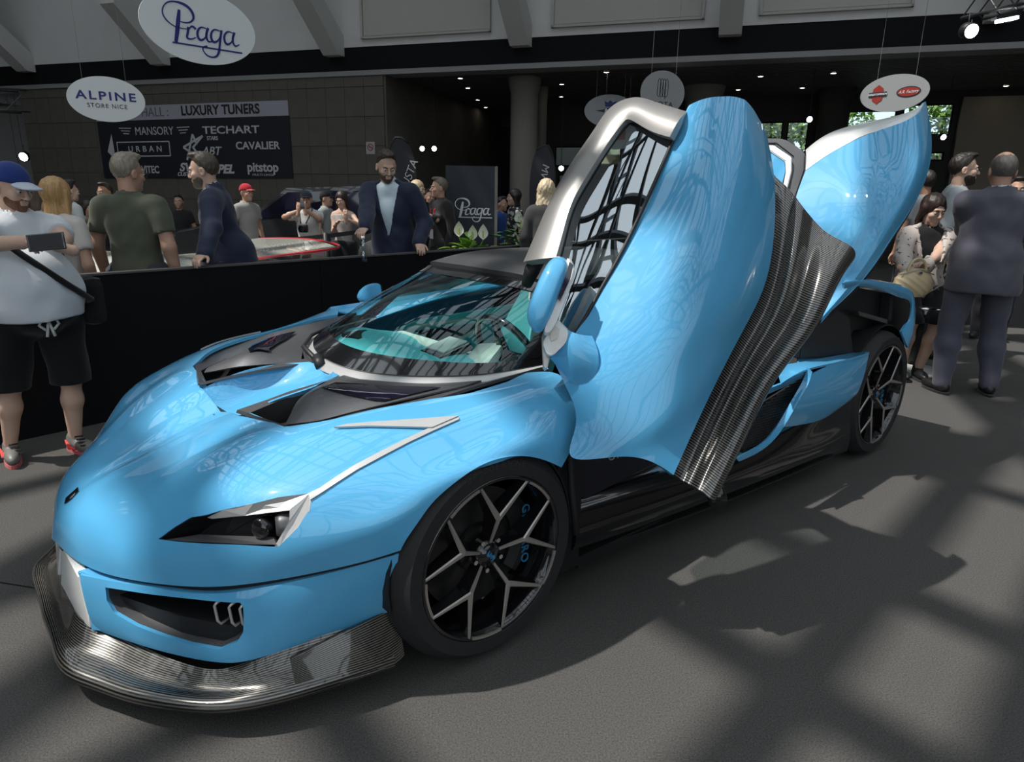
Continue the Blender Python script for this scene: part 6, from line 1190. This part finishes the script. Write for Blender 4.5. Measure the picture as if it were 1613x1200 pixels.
# plants
LEAF1 = mat('bright_leaf', (.16,.30,.035), .45, noise=.3); LEAF2 = mat('dark_leaf', (.035,.10,.03), .5, noise=.4); PETAL = mat('white_petal', (.75,.75,.66), .5)
def plant(label, P, zpot, h, n, m, nfl, sz, seed):
    rr = random.Random(seed); o = empty('potted_plant', (P[0], P[1], 0), 0, label, 'plant'); bm = bmesh.new(); lathe(bm, [(.0,.0),(.13,.0),(.16,zpot),(.145,zpot),(.14,zpot-.03),(0,zpot-.03)], 20); bm_obj('pot', bm, DARK, o, True)
    for i in range(n):
        a = rr.uniform(0, 6.28); tl = rr.uniform(.15, .9); L = sz*rr.uniform(.7, 1.15); b0 = Vector((0,0,zpot)); d = Vector((math.cos(a)*math.sin(tl), math.sin(a)*math.sin(tl), math.cos(tl))); stem = h*rr.uniform(.45, 1.); b1 = b0+d*stem; sdv = d.cross(Vector((0,0,1))).normalized() if abs(d.z) < .98 else Vector((1,0,0)); out = (d+Vector((math.cos(a),math.sin(a),-.3))*.7).normalized()
        rows_ = []
        for t, w in ((0,.05),(.25,.8),(.55,1.),(.8,.6),(1,.04)): c = b1+out*L*t+Vector((0,0,-L*t*t*.35)); rows_.append([c-sdv*L*.24*w, c+Vector((0,0,-.02*w)), c+sdv*L*.24*w])
        lf = grid_obj('leaf', np.array([[tuple(q) for q in r_] for r_ in rows_]), m, o, 0); bm = bmesh.new(); tube(bm, [b0, b1], .005, 4); bm_obj('stem', bm, m, lf)
    for i in range(nfl):
        a = rr.uniform(0, 6.28); c = Vector((math.cos(a)*.14, math.sin(a)*.14-.05, zpot+h*rr.uniform(.8,1.15))); G = np.array([[tuple(c+Vector((0,0,0))), tuple(c), tuple(c)],[tuple(c+Vector((-.05,.0,.05))), tuple(c+Vector((0,.03,.04))), tuple(c+Vector((.05,0,.05)))],[tuple(c+Vector((-.03,0,.12))), tuple(c+Vector((0,.03,.12))), tuple(c+Vector((.03,0,.12)))],[tuple(c+Vector((0,0,.16)))]*3]); fl = grid_obj('flower', fine(G, 8, 6), PETAL, o, 0); bm = bmesh.new(); tube(bm, [c+Vector((0,0,.02)), c+Vector((0,-.005,.09))], .008, 6); bm_obj('spadix', bm, mat('spadix', (.5,.45,.1), .6) if 'spadix' not in MATS else MATS['spadix'], fl); bm = bmesh.new(); tube(bm, [(0,0,zpot), c], .004, 4); bm_obj('flower_stem', bm, m, fl)
    return o
plant('sunlit peace lily with white flowers just over the barrier', wat(742, 385, Y=float(onbar(742)[1])+.45), .72, .27, 26, LEAF1, 3, .20, 3)
plant('dark leafy plant with white blooms before the pale column', wat(834, 372, Y=8.2), .6, .55, 56, LEAF2, 3, .19, 5)
plant('dark bushy plant beside the curly blonde woman', wat(846, 380, Y=7.3), .6, .48, 44, LEAF2, 2, .18, 8)
# second car: low white racer with red edge beyond the barrier, dark estate car behind
c2 = empty('white_sports_car', BP(1.05, 1.95), math.atan2(BD[1], BD[0]), 'low white sports car with a red edge parked beyond the barrier', 'car')
BW = mat('cream_car_paint', (.62,.62,.54), .25, 0, 1.)
hw = np.array([[(-2.2,-.9,.45),(-2.25,-.4,.55),(-2.25,.4,.55),(-2.2,.9,.45)],[(-1.3,-.98,.60),(-1.3,-.4,.66),(-1.3,.4,.66),(-1.3,.98,.60)],[(-.3,-.92,.66),(-.3,-.5,.82),(-.3,.5,.82),(-.3,.92,.66)],[(.6,-.95,.68),(.6,-.5,.82),(.6,.5,.82),(.6,.95,.68)],[(1.5,-.98,.74),(1.5,-.4,.74),(1.5,.4,.74),(1.5,.98,.74)],[(2.2,-.9,.72),(2.25,-.4,.76),(2.25,.4,.76),(2.2,.9,.72)]])
bd_ = grid_obj('bodywork', fine(hw, 36, 24), BW, c2, .02)
G = np.array([[(x, y, z) for z, y in ((.2, -1.0), (.5, -1.02), (zt, yt))] for x, zt, yt in ((-2.2,.45,-.9),(-1.3,.60,-.98),(-.3,.66,-.92),(.6,.68,-.95),(1.5,.74,-.98),(2.2,.72,-.9))]); grid_obj('side_panel', fine(G, 30, 8), BW, c2, .015)
grid_obj('window_glass', fine(np.array([[(-.9,-.55,.72),(-.95,0,.76),(-.9,.55,.72)],[(.5,-.48,.835),(.5,0,.86),(.5,.48,.835)]]), 10, 12), DGLASS, c2, .01)
bm = bmesh.new(); tube(bm, [tuple(p) for p in spline(np.array([(1.2,-.7,.82),(1.6,-.88,.87),(2.1,-.85,.90),(2.35,-.3,.92),(2.35,.4,.92),(2.2,.8,.90)]), 30)], .012, 8); bm_obj('red_edge', bm, mat('red_paint', (.6,.02,.03), .3, 0, 1.), c2, True)
grid_obj('rear_wing', fine(np.array([[(1.25,-.7,.81),(1.5,0,.84),(1.5,.7,.82)],[(2.1,-.84,.89),(2.33,0,.91),(2.2,.8,.89)]]), 12, 12), BW, c2, .02)
for x in (-1.45, 1.35):
    for y in (-.88, .88): bm = bmesh.new(); lathe(bm, [(.0,-.1),(.32,-.1),(.33,-.05),(.33,.1),(.0,.1)], 28, 'Y', (x, y, .33)); bm_obj('wheel', bm, RUBBER, c2, True)
c3 = empty('estate_car', (-3.6, 12.6, 0), math.radians(-8), 'dark estate car parked behind the man in pink shorts', 'car')
sec = lambda x, hw_, zt, zs: [(x,-hw_,.3),(x,-hw_,zs),(x,-hw_*.82,zt),(x,hw_*.82,zt),(x,hw_,zs),(x,hw_,.3)]
KG = mat('dark_car_paint', (.02,.021,.022), .25, 0, 1.)
o = loft_closed('bodywork', [sec(-2.3,.85,.75,.7), sec(-1.3,.93,.95,.9), sec(-.9,.93,1.0,.92), sec(-.2,.93,1.5,.95), sec(1.2,.93,1.55,.95), sec(2.1,.9,1.2,.95), sec(2.3,.85,.8,.75)], KG, c3); auto_smooth(o, 35)
for y in (-1, 1): prism('side_window', [(-.75,y*.90,1.0),(-.15,y*.80,1.43),(1.2,y*.80,1.48),(1.95,y*.88,1.02)], (0,y*.03,0), DGLASS, c3)
for x in (-1.45, 1.4):
    for y in (-.88, .88): bm = bmesh.new(); lathe(bm, [(.0,-.1),(.32,-.1),(.34,-.05),(.34,.1),(.0,.1)], 24, 'Y', (x, y, .34)); bm_obj('wheel', bm, RUBBER, c3, True)
# belt barrier
st = empty('belt_barrier', (0,0,0), 0, 'black belt barrier stretched before the crowd at mid distance', 'barrier'); pts = [wat(395, 384, Y=8.0), wat(513, 372, Y=8.0), wat(560, 366, Y=8.1)]
bm = bmesh.new(); 
for a, b_ in zip(pts, pts[1:]): a, b_ = Vector(a), Vector(b_); f = bm.faces.new([bm.verts.new(p) for p in (a-Vector((0,0,.025)), b_-Vector((0,0,.025)), b_+Vector((0,0,.025)), a+Vector((0,0,.025)))])
o = bm_obj('belt', bm, DARK, st); solid(o, .004, 0)
for p in pts[:2]: bm = bmesh.new(); tube(bm, [(p[0],p[1],.02),(p[0],p[1],p[2]+.04)], .03, 12); tube(bm, [(p[0],p[1],0),(p[0],p[1],.025)], .16, 20); bm_obj('post', bm, DARK, st, True)
# lamp trusses
def truss(label, A_, B_, w=.25):
    o = empty('lighting_truss', (0,0,0), 0, label, 'truss'); A_, B_ = Vector(A_), Vector(B_); d = (B_-A_); n = d.normalized(); u = Vector((0,0,1)); s_ = n.cross(u).normalized(); C4 = [s_*w/2+u*w/2, -s_*w/2+u*w/2, -s_*w/2-u*w/2, s_*w/2-u*w/2]; bm = bmesh.new()
    for c in C4: tube(bm, [A_+c, B_+c], .02, 8)
    bm_obj('chords', bm, MATS['truss_metal'] if 'truss_metal' in MATS else mat('truss_metal', (.08,.08,.085), .4, .7), o, True); bm = bmesh.new(); k = max(2, int(d.length/w))
    for i in range(k):
        for j in range(4): a = A_+d*(i/k)+C4[j]; b_ = A_+d*((i+1)/k)+C4[(j+1) % 4]; tube(bm, [a, b_], .009, 5)
    g = bm_obj('lacing', bm, MATS['truss_metal'], o); g['kind'] = 'stuff'; return o
truss('black lighting truss crossing the upper right corner', wat(1535, 10, Y=8.6), wat(1690, -30, Y=7.2)); truss('metal lighting truss in the dark at the left edge', wat(-40, 155, Y=12), wat(38, 160, Y=12.6), .35)
def spot(label, px, py, Y, r=.06, m=LAMPW, aim=(0,-1,-.3), L=.16):
    P = Vector(wat(px, py, Y=Y)); d = Vector(aim).normalized(); o = empty('spotlight', P, 0, label, 'lamp'); bm = bmesh.new(); tube(bm, [(0,.02,.02), (0,.02,max(.1, 3.98-P.z if P.y > 10 else .12))], .006, 6); bm_obj('drop_rod', bm, DARK, o, True); bm = bmesh.new(); tube(bm, [-d*L, -d*L*.7, d*.0], [r*.7, r*1.15, r*1.2], 18); bm_obj('housing', bm, DARK, o, True); bm = bmesh.new(); tube(bm, [d*.002, d*.012], r, 18); bm_obj('lens', bm, m, o, True); bm = bmesh.new(); tube(bm, [-d*L*.5, -d*L*.5+Vector((0,0,r*2.6))], .008, 6); bm_obj('yoke', bm, DARK, o, True); return o
spot('round stage spotlight shining from the upper right corner truss', 1530, 49, 8.2, .07); 
P = Vector(wat(1586, 31, Y=8.0)); bl_ = empty('bar_lamp', P, 0, 'short glowing bar lamp under the upper right truss', 'lamp'); bm = bmesh.new(); bx(bm, (0,0,0), (.22,.05,.03), Matrix.Rotation(-.2,3,'Y')); bm_obj('tube', bm, LAMPW, bl_); bm = bmesh.new(); bx(bm, (0,.02,.035), (.26,.09,.03), Matrix.Rotation(-.2,3,'Y')); bm_obj('housing', bm, DARK, bl_)
for a in [('left one of the paired spotlights on the warm column', 665, 234, 16.5), ('right one of the paired spotlights on the warm column', 684, 234, 16.5), ('white spotlight peeking above the car window frame', 1061, 183, 15.4), ('bright spotlight between the door and the cover', 1275, 188, 14.6), ('small round lamp seen right of the cover tip', 1486, 216, 15.2), ('small round lamp under the windows by the curly blonde', 884, 265, 16.), ('flat lamp glowing in the dark left corner', 37, 247, 20.5), ('small round lamp below the flat one at the left', 30, 272, 20.5)]: spot(a[0], a[1], a[2], a[3], .055 if 'flat' not in a[0] else .12, LAMPW)
# right foreground: stool, chair, handbag, dark counter
st = empty('bar_stool', wat(1455, 480, Y=5.7)*A(1,1,0), 0, 'chrome rimmed round stool under the seated woman', 'stool'); zt = .60
bm = bmesh.new(); lathe(bm, [(0,zt),(.30,zt),(.31,zt-.01),(.31,zt-.03),(.0,zt-.03)], 40); bm_obj('seat', bm, DARK, st, True); bm = bmesh.new(); lathe(bm, [(.312,zt-.002),(.318,zt-.012),(.312,zt-.03),(.30,zt-.06),(.298,zt-.07),(.30,zt-.03)], 40); bm_obj('rim', bm, CHROME, st, True)
bm = bmesh.new(); tube(bm, [(0,0,.02),(0,0,zt-.03)], .035, 16); bm_obj('column', bm, DARK, st, True); bm = bmesh.new(); lathe(bm, [(.24,.0),(.24,.012),(.20,.03),(.05,.05),(.04,.06)], 36); bm_obj('base', bm, SILVER, st, True)
hbg = empty('handbag', wat(1438, 447, Y=5.22), .12, 'quilted beige handbag with round handle held by the seated woman', 'handbag'); BEI = mat('beige_quilt', (.56,.44,.27), .45)
f = lambda P: np.maximum(ell(P, (0,0,-.0), (.165,.075,.125))+.006*np.abs(np.sin(P[:,0]*40+P[:,2]*60))*1., np.maximum(-P[:,2]-.10, np.abs(P[:,0])-.155)); V, F_ = nets(f, (-.19,-.11,-.15), (.19,.11,.15), .006); mesh_obj('bag_body', V, F_, BEI, hbg)
bm = bmesh.new(); tube(bm, [(.075*math.cos(t), -.02, .10+.095*math.sin(t)) for t in np.linspace(-.1, math.pi+.1, 20)], .010, 8); bm_obj('handle', bm, BEI, hbg, True); bm = bmesh.new(); bx(bm, (0,-.06,.09), (.03,.012,.02), None, .003); bm_obj('clasp', bm, CHROME, hbg); bm = bmesh.new(); tube(bm, [(-.14,-.03,.075),(0,-.05,.118),(.14,-.03,.075)], .005, 6); bm_obj('zip', bm, RIMG, hbg)
ch = empty('chair', A(4.75, 4.85, 0), 0, 'dark chair cut by the right edge of the picture', 'chair')
bm = bmesh.new(); bx(bm, (0,0,.47), (.5,.48,.05), None, .01); bm_obj('seat', bm, DARK, ch)
bm = bmesh.new(); bx(bm, (.02,-.24,.80), (.46,.03,.40), Matrix.Rotation(.12,3,'X'), .01); bm_obj('backrest', bm, DARK, ch)
for x, y in ((-.22,-.22),(.22,-.22),(-.22,.22),(.22,.22)): bm = bmesh.new(); tube(bm, [(x*1.45,y*1.2,.0),(x*.8,y,.46)], .018, 8); bm_obj('leg', bm, DARK, ch, True)
ct = fbox('counter', 2.2, 9.0, -4.9, -4.5, 0, .98, DARK, None); tag(ct, 'long dark counter behind the seated woman', 'counter')
